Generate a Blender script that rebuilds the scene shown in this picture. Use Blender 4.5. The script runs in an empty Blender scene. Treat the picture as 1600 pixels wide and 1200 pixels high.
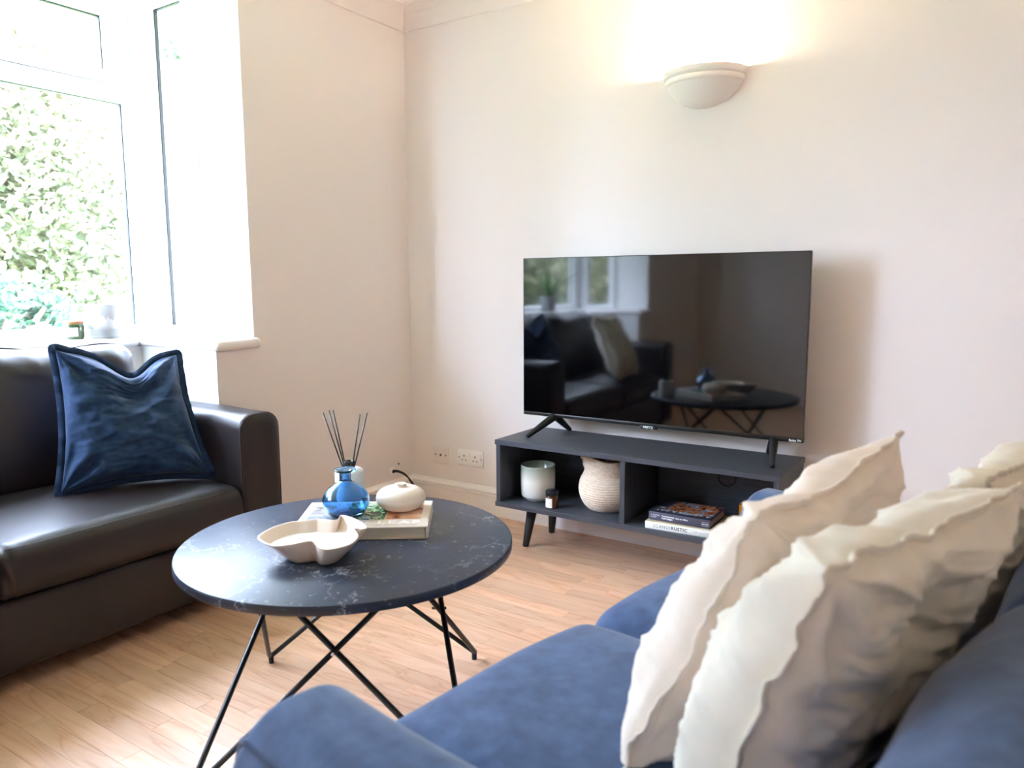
import bpy, bmesh, math, random
import numpy as np
from mathutils import Vector, Matrix, noise as mnoise

random.seed(7)
RNG = np.random.default_rng(7)
scene = bpy.context.scene
COL = scene.collection
PI = math.pi

# ------------------------------------------------------------------ camera
CAM_F, CAM_YAW, CAM_PITCH, CAM_ROLL = 1185.605, 0.583332, 0.129349, -0.0044556
CAM_LOC = Vector((2.53185, -2.90670, 1.095155))


def cam_axes():
    f = Vector((-math.sin(CAM_YAW) * math.cos(CAM_PITCH), math.cos(CAM_YAW) * math.cos(CAM_PITCH), -math.sin(CAM_PITCH)))
    r = Vector((math.cos(CAM_YAW), math.sin(CAM_YAW), 0))
    u = r.cross(f)
    c, s = math.cos(CAM_ROLL), math.sin(CAM_ROLL)
    return c * r + s * u, -s * r + c * u, f


cR, cU, cFw = cam_axes()
cam_data = bpy.data.cameras.new('camera')
cam_data.sensor_width = 36.0
cam_data.lens = CAM_F / 1600 * 36.0
cam_data.clip_start = 0.02
cam_data.clip_end = 200
cam_data.dof.use_dof = True
cam_data.dof.focus_distance = 2.5
cam_data.dof.aperture_fstop = 3.5
cam = bpy.data.objects.new('camera', cam_data)
M3 = Matrix((cR, cU, -cFw)).transposed()
cam.matrix_world = Matrix.Translation(CAM_LOC) @ M3.to_4x4()
COL.objects.link(cam)
scene.camera = cam

# ------------------------------------------------------------------ world, sun, portals, exposure
SKY_STRENGTH = 7.4
SUN_STRENGTH = 3.0
world = bpy.data.worlds.new('world')
scene.world = world
world.use_nodes = True
wn = world.node_tree.nodes
wn['Background'].inputs['Color'].default_value = (0.63, 0.75, 1.0, 1)
wn['Background'].inputs['Strength'].default_value = SKY_STRENGTH

sun_d = bpy.data.lights.new('sun_offscreen', 'SUN')
sun_d.energy = SUN_STRENGTH
sun_d.angle = 0.03
sun_d.color = (1.0, 0.95, 0.86)
sun = bpy.data.objects.new('sun_offscreen', sun_d)
sun.rotation_euler = Vector((-0.62, -0.25, -1.0)).to_track_quat('-Z', 'Y').to_euler()
COL.objects.link(sun)


def portal(name, loc, direction, sx, sy):
    d = bpy.data.lights.new(name, 'AREA')
    d.shape = 'RECTANGLE'
    d.size, d.size_y = sx, sy
    d.cycles.is_portal = True
    o = bpy.data.objects.new(name, d)
    o.location = loc
    o.rotation_euler = Vector(direction).to_track_quat('-Z', 'Z').to_euler()
    COL.objects.link(o)


portal('window_left_offscreen', (-0.69, -2.12, 1.58), (1, 0, 0), 2.2, 1.4)
portal('side_window_portal', (-0.45, -0.86, 1.58), (0, -1, 0), 0.3, 1.4)
portal('end_window_offscreen', (-0.45, -3.38, 1.58), (0, 1, 0), 0.3, 1.4)

scene.view_settings.view_transform = 'Standard'
scene.view_settings.look = 'None'
scene.view_settings.exposure = 3.15
scene.view_settings.gamma = 1.0
scene.view_settings.use_curve_mapping = False
scene.cycles.max_bounces = 16
scene.cycles.diffuse_bounces = 12
scene.cycles.transparent_max_bounces = 16
scene.cycles.caustics_reflective = False
scene.cycles.caustics_refractive = False
scene.cycles.sample_clamp_indirect = 8.0


# ------------------------------------------------------------------ materials
def lin(c):
    return tuple(((x / 255) / 12.92 if x / 255 <= 0.04045 else ((x / 255 + 0.055) / 1.055) ** 2.4) for x in c)


def mk(name):
    m = bpy.data.materials.new(name)
    m.use_nodes = True
    return m, m.node_tree.nodes, m.node_tree.links, m.node_tree.nodes['Principled BSDF']


def mat(name, rgb, rough=0.5, metal=0.0, spec=0.5, var=0.0, vscale=6.0, bump=0.0, bscale=60.0, sheen=0.0, coat=0.0, stretch=None, rgb2=None):
    m, n, l, b = mk(name)
    c = lin(rgb)
    b.inputs['Base Color'].default_value = (*c, 1)
    b.inputs['Roughness'].default_value = rough
    b.inputs['Metallic'].default_value = metal
    b.inputs['Specular IOR Level'].default_value = spec
    if sheen:
        b.inputs['Sheen Weight'].default_value = sheen
        b.inputs['Sheen Roughness'].default_value = 0.4
    if coat:
        b.inputs['Coat Weight'].default_value = coat
        b.inputs['Coat Roughness'].default_value = 0.06
    tc = n.new('ShaderNodeTexCoord')
    src = tc.outputs['Object']
    if stretch:
        mp = n.new('ShaderNodeMapping')
        mp.inputs['Scale'].default_value = stretch
        l.new(src, mp.inputs['Vector'])
        src = mp.outputs['Vector']
    if var or rgb2:
        t = n.new('ShaderNodeTexNoise')
        t.inputs['Scale'].default_value = vscale
        t.inputs['Detail'].default_value = 5
        l.new(src, t.inputs['Vector'])
        r = n.new('ShaderNodeValToRGB')
        r.color_ramp.elements[0].position = 0.3
        r.color_ramp.elements[1].position = 0.7
        a = c
        z = lin(rgb2) if rgb2 else tuple(min(1, x * (1 + var)) for x in c)
        if not rgb2:
            a = tuple(x * (1 - var) for x in c)
        r.color_ramp.elements[0].color = (*a, 1)
        r.color_ramp.elements[1].color = (*z, 1)
        l.new(t.outputs['Fac'], r.inputs['Fac'])
        l.new(r.outputs['Color'], b.inputs['Base Color'])
    if bump:
        t2 = n.new('ShaderNodeTexNoise')
        t2.inputs['Scale'].default_value = bscale
        t2.inputs['Detail'].default_value = 4
        l.new(src, t2.inputs['Vector'])
        bp = n.new('ShaderNodeBump')
        bp.inputs['Strength'].default_value = bump
        bp.inputs['Distance'].default_value = 0.004
        l.new(t2.outputs['Fac'], bp.inputs['Height'])
        l.new(bp.outputs['Normal'], b.inputs['Normal'])
    return m


def glass_mat(name, tint=(1, 1, 1), refl=0.06):
    """thin window pane: mostly clear, a little mirror"""
    m, n, l, b = mk(name)
    n.remove(b)
    out = n['Material Output']
    tr = n.new('ShaderNodeBsdfTransparent')
    tr.inputs['Color'].default_value = (*tint, 1)
    gl = n.new('ShaderNodeBsdfGlossy')
    gl.inputs['Roughness'].default_value = 0.02
    fr = n.new('ShaderNodeFresnel')
    fr.inputs['IOR'].default_value = 1.45
    mx = n.new('ShaderNodeMixShader')
    l.new(fr.outputs['Fac'], mx.inputs['Fac'])
    l.new(tr.outputs[0], mx.inputs[1])
    l.new(gl.outputs[0], mx.inputs[2])
    l.new(mx.outputs[0], out.inputs['Surface'])
    return m


def real_glass(name, rgb, rough=0.0, trans=1.0):
    m, n, l, b = mk(name)
    b.inputs['Base Color'].default_value = (*lin(rgb), 1)
    b.inputs['Roughness'].default_value = rough
    b.inputs['Transmission Weight'].default_value = trans
    b.inputs['IOR'].default_value = 1.45
    return m


def emit_mat(name, rgb, strength):
    m, n, l, b = mk(name)
    b.inputs['Base Color'].default_value = (*lin(rgb), 1)
    b.inputs['Emission Color'].default_value = (*lin(rgb), 1)
    b.inputs['Emission Strength'].default_value = strength
    return m


def wood_floor_mat():
    m, n, l, b = mk('beech_laminate')
    tc = n.new('ShaderNodeTexCoord')
    oi = n.new('ShaderNodeObjectInfo')
    geo = n.new('ShaderNodeNewGeometry')
    add = n.new('ShaderNodeVectorMath')
    add.operation = 'SCALE'
    comb = n.new('ShaderNodeCombineXYZ')
    l.new(geo.outputs['Random Per Island'], comb.inputs['X'])
    l.new(geo.outputs['Random Per Island'], comb.inputs['Y'])
    sc = n.new('ShaderNodeVectorMath')
    sc.operation = 'SCALE'
    sc.inputs['Scale'].default_value = 37.0
    # per-piece offset: object random for single strips, island random for the joined ones
    sm = n.new('ShaderNodeMath')
    sm.operation = 'ADD'
    l.new(oi.outputs['Random'], sm.inputs[0])
    l.new(geo.outputs['Random Per Island'], sm.inputs[1])
    fr = n.new('ShaderNodeMath')
    fr.operation = 'FRACT'
    l.new(sm.outputs[0], fr.inputs[0])
    cb = n.new('ShaderNodeCombineXYZ')
    l.new(fr.outputs[0], cb.inputs['X'])
    l.new(fr.outputs[0], cb.inputs['Z'])
    l.new(cb.outputs[0], sc.inputs[0])
    va = n.new('ShaderNodeVectorMath')
    va.operation = 'ADD'
    l.new(tc.outputs['Object'], va.inputs[0])
    l.new(sc.outputs[0], va.inputs[1])
    mp = n.new('ShaderNodeMapping')
    mp.inputs['Scale'].default_value = (1.5, 12.0, 1.5)
    l.new(va.outputs[0], mp.inputs['Vector'])
    t = n.new('ShaderNodeTexNoise')
    t.inputs['Scale'].default_value = 1.6
    t.inputs['Detail'].default_value = 3
    t.inputs['Distortion'].default_value = 0.6
    l.new(mp.outputs[0], t.inputs['Vector'])
    w = n.new('ShaderNodeMath')
    w.operation = 'MULTIPLY'
    w.inputs[1].default_value = 7.0
    l.new(t.outputs['Fac'], w.inputs[0])
    fr2 = n.new('ShaderNodeMath')
    fr2.operation = 'PINGPONG'
    fr2.inputs[1].default_value = 1.0
    l.new(w.outputs[0], fr2.inputs[0])
    ramp = n.new('ShaderNodeValToRGB')
    e = ramp.color_ramp.elements
    e[0].position = 0.0
    e[0].color = (*lin((212, 160, 124)), 1)
    e[1].position = 1.0
    e[1].color = (*lin((232, 190, 158)), 1)
    ee = ramp.color_ramp.elements.new(0.18)
    ee.color = (*lin((224, 177, 142)), 1)
    l.new(fr2.outputs[0], ramp.inputs['Fac'])
    # fine pores
    mp2 = n.new('ShaderNodeMapping')
    mp2.inputs['Scale'].default_value = (14, 260, 14)
    l.new(va.outputs[0], mp2.inputs['Vector'])
    t2 = n.new('ShaderNodeTexNoise')
    t2.inputs['Scale'].default_value = 1.0
    t2.inputs['Detail'].default_value = 2
    l.new(mp2.outputs[0], t2.inputs['Vector'])
    hs = n.new('ShaderNodeHueSaturation')
    mr = n.new('ShaderNodeMapRange')
    mr.inputs['To Min'].default_value = 0.90
    mr.inputs['To Max'].default_value = 1.10
    l.new(fr.outputs[0], mr.inputs['Value'])
    l.new(mr.outputs[0], hs.inputs['Value'])
    mr2 = n.new('ShaderNodeMapRange')
    mr2.inputs['To Min'].default_value = 0.93
    mr2.inputs['To Max'].default_value = 1.05
    l.new(t2.outputs['Fac'], mr2.inputs['Value'])
    l.new(ramp.outputs['Color'], hs.inputs['Color'])
    mul = n.new('ShaderNodeMixRGB')
    mul.blend_type = 'MULTIPLY'
    mul.inputs['Fac'].default_value = 1.0
    l.new(hs.outputs['Color'], mul.inputs['Color1'])
    l.new(mr2.outputs[0], mul.inputs['Color2'])
    l.new(mul.outputs['Color'], b.inputs['Base Color'])
    b.inputs['Roughness'].default_value = 0.32
    b.inputs['Specular IOR Level'].default_value = 0.5
    return m


def marble_mat():
    m, n, l, b = mk('dark_marble_print')
    tc = n.new('ShaderNodeTexCoord')
    t0 = n.new('ShaderNodeTexNoise')
    t0.inputs['Scale'].default_value = 5.0
    t0.inputs['Detail'].default_value = 8
    t0.inputs['Roughness'].default_value = 0.65
    l.new(tc.outputs['Object'], t0.inputs['Vector'])
    mx = n.new('ShaderNodeMixRGB')
    mx.inputs['Fac'].default_value = 0.30
    l.new(tc.outputs['Object'], mx.inputs['Color1'])
    l.new(t0.outputs['Color'], mx.inputs['Color2'])
    v = n.new('ShaderNodeTexVoronoi')
    v.feature = 'DISTANCE_TO_EDGE'
    v.inputs['Scale'].default_value = 6.0
    l.new(mx.outputs['Color'], v.inputs['Vector'])
    r = n.new('ShaderNodeValToRGB')
    r.color_ramp.elements[0].position = 0.0
    r.color_ramp.elements[0].color = (1, 1, 1, 1)
    r.color_ramp.elements[1].position = 0.013
    r.color_ramp.elements[1].color = (0, 0, 0, 1)
    l.new(v.outputs['Distance'], r.inputs['Fac'])
    # break the veins up
    t1 = n.new('ShaderNodeTexNoise')
    t1.inputs['Scale'].default_value = 7.0
    t1.inputs['Detail'].default_value = 3
    l.new(tc.outputs['Object'], t1.inputs['Vector'])
    r1 = n.new('ShaderNodeValToRGB')
    r1.color_ramp.elements[0].position = 0.44
    r1.color_ramp.elements[1].position = 0.62
    l.new(t1.outputs['Fac'], r1.inputs['Fac'])
    mu = n.new('ShaderNodeMath')
    mu.operation = 'MULTIPLY'
    l.new(r.outputs['Color'], mu.inputs[0])
    l.new(r1.outputs['Color'], mu.inputs[1])
    # specks
    t2 = n.new('ShaderNodeTexNoise')
    t2.inputs['Scale'].default_value = 60.0
    t2.inputs['Detail'].default_value = 6
    l.new(tc.outputs['Object'], t2.inputs['Vector'])
    r2 = n.new('ShaderNodeValToRGB')
    r2.color_ramp.elements[0].position = 0.63
    r2.color_ramp.elements[1].position = 0.76
    r2.color_ramp.elements[1].color = (0.4, 0.4, 0.4, 1)
    l.new(t2.outputs['Fac'], r2.inputs['Fac'])
    mxx = n.new('ShaderNodeMath')
    mxx.operation = 'MAXIMUM'
    l.new(mu.outputs[0], mxx.inputs[0])
    l.new(r2.outputs['Color'], mxx.inputs[1])
    base = n.new('ShaderNodeValToRGB')
    base.color_ramp.elements[0].position = 0.35
    base.color_ramp.elements[0].color = (*lin((27, 33, 47)), 1)
    base.color_ramp.elements[1].position = 0.7
    base.color_ramp.elements[1].color = (*lin((44, 54, 74)), 1)
    l.new(t0.outputs['Fac'], base.inputs['Fac'])
    fin = n.new('ShaderNodeMixRGB')
    l.new(mxx.outputs[0], fin.inputs['Fac'])
    l.new(base.outputs['Color'], fin.inputs['Color1'])
    fin.inputs['Color2'].default_value = (*lin((190, 196, 206)), 1)
    l.new(fin.outputs['Color'], b.inputs['Base Color'])
    b.inputs['Roughness'].default_value = 0.36
    b.inputs['Specular IOR Level'].default_value = 0.45
    return m


def leaf_mat(name, c1, c2, glow=0.35):
    m, n, l, b = mk(name)
    geo = n.new('ShaderNodeNewGeometry')
    r = n.new('ShaderNodeValToRGB')
    r.color_ramp.elements[0].color = (*lin(c1), 1)
    r.color_ramp.elements[1].color = (*lin(c2), 1)
    l.new(geo.outputs['Random Per Island'], r.inputs['Fac'])
    l.new(r.outputs['Color'], b.inputs['Base Color'])
    b.inputs['Roughness'].default_value = 0.5
    tr = n.new('ShaderNodeBsdfTranslucent')
    l.new(r.outputs['Color'], tr.inputs['Color'])
    mx = n.new('ShaderNodeMixShader')
    mx.inputs['Fac'].default_value = glow
    l.new(b.outputs[0], mx.inputs[1])
    l.new(tr.outputs[0], mx.inputs[2])
    l.new(mx.outputs[0], n['Material Output'].inputs['Surface'])
    return m


def brick_mat():
    m, n, l, b = mk('pale_brick')
    tc = n.new('ShaderNodeTexCoord')
    mp = n.new('ShaderNodeMapping')
    mp.inputs['Rotation'].default_value = (PI / 2, 0, 0)
    l.new(tc.outputs['Object'], mp.inputs['Vector'])
    br = n.new('ShaderNodeTexBrick')
    br.inputs['Scale'].default_value = 4.4
    br.inputs['Color1'].default_value = (*lin((150, 112, 92)), 1)
    br.inputs['Color2'].default_value = (*lin((172, 134, 112)), 1)
    br.inputs['Mortar'].default_value = (*lin((176, 164, 150)), 1)
    l.new(mp.outputs[0], br.inputs['Vector'])
    l.new(br.outputs['Color'], b.inputs['Base Color'])
    b.inputs['Roughness'].default_value = 0.9
    return m


M = {}
M['wall'] = mat('wall_paint', (239, 233, 230), 0.75, spec=0.3, bump=0.03, bscale=180)
M['ceiling'] = mat('ceiling_paint', (244, 240, 236), 0.8, spec=0.2)
M['trim'] = mat('trim_gloss_paint', (245, 240, 237), 0.4)
M['upvc'] = mat('white_upvc', (238, 240, 241), 0.3)
M['reveal'] = mat('white_reveal_paint', (246, 246, 245), 0.6)
M['gasket'] = mat('black_gasket', (26, 28, 32), 0.5)
M['pane'] = glass_mat('window_glass')
M['floor'] = wood_floor_mat()
M['subfloor'] = mat('dark_joint', (110, 70, 42), 0.8)
M['leather'] = mat('brown_leather', (36, 28, 30), 0.42, spec=0.5, bump=0.12, bscale=420, var=0.12, vscale=3)
M['stitch'] = mat('leather_piping', (38, 28, 27), 0.42, spec=0.5)
M['thread'] = mat('pale_stitching', (74, 62, 60), 0.6)
M['fabric'] = mat('slate_velvet', (62, 78, 110), 0.85, spec=0.2, rgb2=(80, 100, 136), vscale=26, bump=0.10, bscale=300, sheen=0.25)
M['fabric_seam'] = mat('slate_piping', (54, 68, 98), 0.85, spec=0.2, sheen=0.2)
M['navy'] = mat('navy_linen', (28, 48, 78), 0.85, spec=0.2, rgb2=(40, 64, 98), vscale=30, bump=0.25, bscale=500, sheen=0.2)
M['navy_edge'] = mat('navy_linen_edge', (30, 48, 76), 0.85, spec=0.2)
M['pinklinen'] = mat('blush_linen', (235, 223, 213), 0.9, spec=0.15, var=0.05, vscale=20, bump=0.2, bscale=420)
M['whitelinen'] = mat('oatmeal_linen', (229, 223, 213), 0.9, spec=0.15, var=0.05, vscale=20, bump=0.2, bscale=420)
M['stonelinen'] = mat('stone_linen', (225, 216, 201), 0.9, spec=0.15, var=0.05, vscale=20, bump=0.2, bscale=420)
M['black_metal'] = mat('black_steel', (22, 22, 25), 0.35, spec=0.5)
M['black_plastic'] = mat('black_plastic', (20, 20, 22), 0.38)
M['marble'] = marble_mat()
M['screen'] = mat('tv_screen', (3, 3, 4), 0.05, spec=0.95)
M['tv_body'] = mat('tv_body', (12, 12, 14), 0.3)
M['white_print'] = mat('white_print', (235, 236, 238), 0.6)
M['ash'] = mat('charcoal_woodgrain', (54, 57, 66), 0.45, rgb2=(72, 75, 84), vscale=5, stretch=(1.5, 40, 40), bump=0.1, bscale=8)
M['ash_v'] = mat('charcoal_woodgrain_upright', (52, 55, 64), 0.45, rgb2=(70, 73, 82), vscale=5, stretch=(30, 30, 1.5), bump=0.1, bscale=8)
M['ash_back'] = mat('charcoal_back_panel', (54, 57, 66), 0.45, rgb2=(72, 75, 84), vscale=5, stretch=(2, 40, 40))
M['leg_black'] = mat('black_stained_leg', (26, 25, 26), 0.5)
M['plastic_white'] = mat('white_switch_plastic', (246, 243, 241), 0.35)
M['dark_hole'] = mat('dark_slot', (24, 20, 18), 0.8)
M['ceramic'] = mat('white_ceramic', (236, 226, 214), 0.55)
M['ceramic_gloss'] = mat('cream_gloss_ceramic', (226, 211, 197), 0.28)
M['plaster'] = mat('sconce_plaster', (248, 245, 242), 0.65)
M['wax'] = mat('candle_wax', (238, 234, 228), 0.5)
M['blueglass'] = real_glass('blue_glass', (146, 198, 240))
M['frosted'] = mat('frosted_glass', (214, 226, 232), 0.3, spec=0.5, coat=0.3)
M['amber'] = mat('amber_glass', (92, 44, 18), 0.12, coat=0.6)
M['greenglass'] = mat('green_glass', (64, 92, 52), 0.1, coat=0.6)
M['orangeglass'] = mat('amber_tumbler_glass', (212, 128, 30), 0.15, coat=0.5)
M['paper'] = mat('paper_label', (238, 236, 228), 0.7)
M['ink'] = mat('grey_ink', (120, 120, 122), 0.7)
M['oak'] = mat('wood_lid', (176, 124, 84), 0.55, rgb2=(200, 150, 108), vscale=5, stretch=(4, 40, 40))
M['blacklid'] = mat('black_lid', (22, 24, 32), 0.25)
M['pages'] = mat('page_block', (222, 214, 202), 0.8, rgb2=(196, 186, 172), vscale=5, stretch=(1, 1, 300))
M['cover_ivory'] = mat('ivory_cover', (234, 230, 222), 0.4)
M['cover_taupe'] = mat('taupe_cover_band', (204, 190, 172), 0.4)
M['cover_navy'] = mat('ink_blue_cover', (46, 46, 62), 0.35)
M['spine_navy'] = mat('mauve_grey_spine', (74, 72, 92), 0.4)
M['cover_cream'] = mat('cream_cover', (218, 200, 160), 0.5)
M['spine_white'] = mat('white_spine', (238, 240, 234), 0.5)
M['rope'] = mat('seagrass_rope', (218, 198, 174), 0.9, rgb2=(236, 220, 200), vscale=90, bump=0.9, bscale=240, spec=0.1)
M['trunk'] = mat('bark', (86, 74, 62), 0.9)
M['roof'] = mat('roof_tiles', (150, 110, 92), 0.9, var=0.1, vscale=8)
M['brick'] = brick_mat()
M['housewin'] = mat('house_window_glass', (120, 138, 150), 0.1)
M['lawn'] = mat('lawn', (96, 122, 70), 0.9, var=0.2, vscale=4)
M['leafA'] = leaf_mat('leaf_green', (66, 88, 68), (122, 134, 104))
M['leafB'] = leaf_mat('leaf_yellow_green', (84, 96, 70), (158, 154, 122))
M['leafC'] = leaf_mat('leaf_blue_green', (46, 78, 60), (88, 116, 92))
M['plantleaf'] = leaf_mat('houseplant_leaf', (58, 96, 50), (96, 134, 72), 0.2)
M['potgrey'] = mat('grey_pot', (126, 130, 132), 0.5)
M['bulb'] = emit_mat('warm_bulb', (255, 214, 160), 12.0)


# ------------------------------------------------------------------ helpers
def mesh(name, verts, faces, m, parent=None, smooth=False, loc=None):
    me = bpy.data.meshes.new(name)
    me.from_pydata([tuple(v) for v in verts], [], [tuple(f) for f in faces])
    me.update()
    o = bpy.data.objects.new(name, me)
    COL.objects.link(o)
    if m is not None:
        me.materials.append(m)
    if smooth:
        me.polygons.foreach_set('use_smooth', [True] * len(me.polygons))
    if parent is not None:
        o.parent = parent
    if loc is not None:
        o.location = loc
    return o


def tag(o, label, cat, group=None):
    o['label'] = label
    o['category'] = cat
    if group:
        o['group'] = group
    return o


def thing(name, label, cat, loc=(0, 0, 0), rotz=0.0, group=None):
    o = bpy.data.objects.new(name, None)
    o.empty_display_size = 0.05
    COL.objects.link(o)
    o.location = loc
    o.rotation_euler = (0, 0, rotz)
    return tag(o, label, cat, group)


def struct(o):
    o['kind'] = 'structure'
    return o


class MB:
    def __init__(self):
        self.v, self.f = [], []

    def add(self, v, f):
        k = len(self.v)
        self.v += [tuple(p) for p in v]
        self.f += [tuple(i + k for i in q) for q in f]
        return self

    def box(self, a, b):
        x0, y0, z0 = a
        x1, y1, z1 = b
        return self.add([(x0, y0, z0), (x1, y0, z0), (x1, y1, z0), (x0, y1, z0), (x0, y0, z1), (x1, y0, z1), (x1, y1, z1), (x0, y1, z1)],
                        [(0, 3, 2, 1), (4, 5, 6, 7), (0, 1, 5, 4), (1, 2, 6, 5), (2, 3, 7, 6), (3, 0, 4, 7)])

    def build(self, name, m, parent=None, smooth=False):
        return mesh(name, self.v, self.f, m, parent, smooth)


def bevelled(name, a, b, r, m, parent=None, seg=2):
    """box with rounded edges"""
    bm = bmesh.new()
    bmesh.ops.create_cube(bm, size=1)
    for v in bm.verts:
        v.co = Vector([(a[i] + b[i]) / 2 + v.co[i] * (b[i] - a[i]) for i in range(3)])
    if r > 0:
        bmesh.ops.bevel(bm, geom=bm.edges[:], offset=r, segments=seg, affect='EDGES', profile=0.5)
    me = bpy.data.meshes.new(name)
    bm.to_mesh(me)
    bm.free()
    o = bpy.data.objects.new(name, me)
    COL.objects.link(o)
    me.materials.append(m)
    if seg > 1:
        me.polygons.foreach_set('use_smooth', [True] * len(me.polygons))
        try:
            me.set_sharp_from_angle(angle=math.radians(50))
        except Exception:
            pass
    o.parent = parent
    return o


def rbox(name, a, b, r, m, parent=None, k=5, n=(10, 10, 10), deform=None):
    """dense rounded box for upholstery; deform(P, N) -> P on arrays"""
    a, b = np.array(a, float), np.array(b, float)
    c, h = (a + b) / 2, (b - a) / 2
    r3 = np.minimum(np.array([r, r, r]) if np.isscalar(r) else np.array(r, float), h * 0.999)

    def samples(i):
        e = np.linspace(0, 1, k + 1)
        e = 1 - np.cos(e * PI / 2) if False else e
        inner = np.linspace(-(h[i] - r3[i]), h[i] - r3[i], n[i] + 1)
        lo = -h[i] + r3[i] * (1 - np.tan((1 - e) * PI / 4))
        return np.concatenate([lo[:-1], inner, -lo[:-1][::-1]])
    S = [samples(i) for i in range(3)]
    vid, V, F = {}, [], []

    def vert(p):
        key = tuple(np.round(p, 6))
        if key not in vid:
            vid[key] = len(V)
            V.append(p)
        return vid[key]
    for ax in range(3):
        u, w = (ax + 1) % 3, (ax + 2) % 3
        for sgn in (-1, 1):
            G = [[None] * len(S[w]) for _ in S[u]]
            for i, pu in enumerate(S[u]):
                for j, pw in enumerate(S[w]):
                    p = np.zeros(3)
                    p[ax] = sgn * h[ax]
                    p[u], p[w] = pu, pw
                    G[i][j] = vert(p)
            for i in range(len(S[u]) - 1):
                for j in range(len(S[w]) - 1):
                    q = (G[i][j], G[i + 1][j], G[i + 1][j + 1], G[i][j + 1])
                    F.append(q if sgn > 0 else q[::-1])
    P = np.array(V)
    q = np.clip(P, -(h - r3), h - r3)
    d = (P - q) / r3
    ln = np.linalg.norm(d, axis=1, keepdims=True)
    N = d / np.maximum(ln, 1e-9)
    P2 = q + N * r3
    if deform:
        P2 = deform(P2, N, h)
    return mesh(name, P2 + c, F, m, parent, True)


def noise_arr(P, scale, seed=0.0):
    return np.array([mnoise.noise(Vector((p[0] * scale + seed, p[1] * scale + seed * 1.7, p[2] * scale - seed))) for p in P])


def lathe(name, prof, m, parent=None, seg=48, a0=0.0, a1=2 * PI, center=(0, 0, 0), sy=1.0, deform=None):
    full = abs(a1 - a0 - 2 * PI) < 1e-6
    n = seg if full else seg + 1
    V, F = [], []
    for (r, z) in prof:
        for i in range(n):
            t = a0 + (a1 - a0) * i / seg
            V.append((r * math.cos(t), r * math.sin(t) * sy, z))
    for j in range(len(prof) - 1):
        for i in range(seg):
            k = (i + 1) % n
            F.append((j * n + i, j * n + k, (j + 1) * n + k, (j + 1) * n + i))
    V = np.array(V)
    if deform:
        V = deform(V)
    return mesh(name, V + np.array(center), F, m, parent, True)


def catmull(pts, n=6, closed=False):
    P = [np.array(p, float) for p in pts]
    out = []
    N = len(P)
    rng = range(N) if closed else range(N - 1)
    for i in rng:
        p0 = P[(i - 1) % N] if closed or i > 0 else P[i]
        p1, p2 = P[i], P[(i + 1) % N]
        p3 = P[(i + 2) % N] if closed or i + 2 < N else P[(i + 1) % N]
        for t in np.linspace(0, 1, n, endpoint=False):
            out.append(0.5 * ((2 * p1) + (-p0 + p2) * t + (2 * p0 - 5 * p1 + 4 * p2 - p3) * t * t + (-p0 + 3 * p1 - 3 * p2 + p3) * t ** 3))
    if not closed:
        out.append(P[-1])
    return out


def tube_mb(mb, pts, r, seg=10, closed=False, taper=None):
    P = [Vector(p) for p in pts]
    n = len(P)
    rings = []
    up = None
    for i, p in enumerate(P):
        if closed:
            t = (P[(i + 1) % n] - P[i - 1]).normalized()
        else:
            t = ((P[min(i + 1, n - 1)] - P[max(i - 1, 0)])).normalized()
        if up is None:
            up = t.orthogonal().normalized()
        up = (up - up.dot(t) * t)
        up = up.normalized() if up.length > 1e-6 else t.orthogonal().normalized()
        s = t.cross(up)
        rr = r if taper is None else taper[i]
        rings.append([p + rr * (math.cos(2 * PI * k / seg) * up + math.sin(2 * PI * k / seg) * s) for k in range(seg)])
    V = [v for ring in rings for v in ring]
    F = []
    for i in range(n if closed else n - 1):
        j = (i + 1) % n
        for k in range(seg):
            k2 = (k + 1) % seg
            F.append((i * seg + k, i * seg + k2, j * seg + k2, j * seg + k))
    if not closed:
        F.append(tuple(range(seg))[::-1])
        F.append(tuple((n - 1) * seg + k for k in range(seg)))
    mb.add(V, F)
    return mb


def tube(name, pts, r, m, parent=None, seg=10, closed=False, taper=None):
    return tube_mb(MB(), pts, r, seg, closed, taper).build(name, m, parent, True)


def fillet(pts, rad, n=6):
    """round the inner corners of a polyline"""
    P = [Vector(p) for p in pts]
    out = [P[0]]
    for i in range(1, len(P) - 1):
        a, b, c = P[i - 1], P[i], P[i + 1]
        d1, d2 = (a - b), (c - b)
        k = min(rad, d1.length * 0.45, d2.length * 0.45)
        p1, p2 = b + d1.normalized() * k, b + d2.normalized() * k
        for t in np.linspace(0, 1, n):
            out.append((1 - t) ** 2 * p1 + 2 * t * (1 - t) * b + t * t * p2)
    out.append(P[-1])
    return out


def sweep(name, prof, path, m, parent=None):
    """extrude a closed 2-D profile [(d, z)] along a straight run from path[0] to path[1]; d is measured along path[2]"""
    a, b, nrm = Vector(path[0]), Vector(path[1]), Vector(path[2])
    mit0, mit1 = (path[3], path[4]) if len(path) > 3 else (0, 0)
    t = (b - a).normalized()
    V = [a + nrm * d + Vector((0, 0, z)) + t * (mit0 * d) for d, z in prof] + [b + nrm * d + Vector((0, 0, z)) - t * (mit1 * d) for d, z in prof]
    n = len(prof)
    F = [(i, (i + 1) % n, n + (i + 1) % n, n + i) for i in range(n)]
    F += [tuple(range(n))[::-1], tuple(range(n, 2 * n))]
    return mesh(name, V, F, m, parent)


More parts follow.
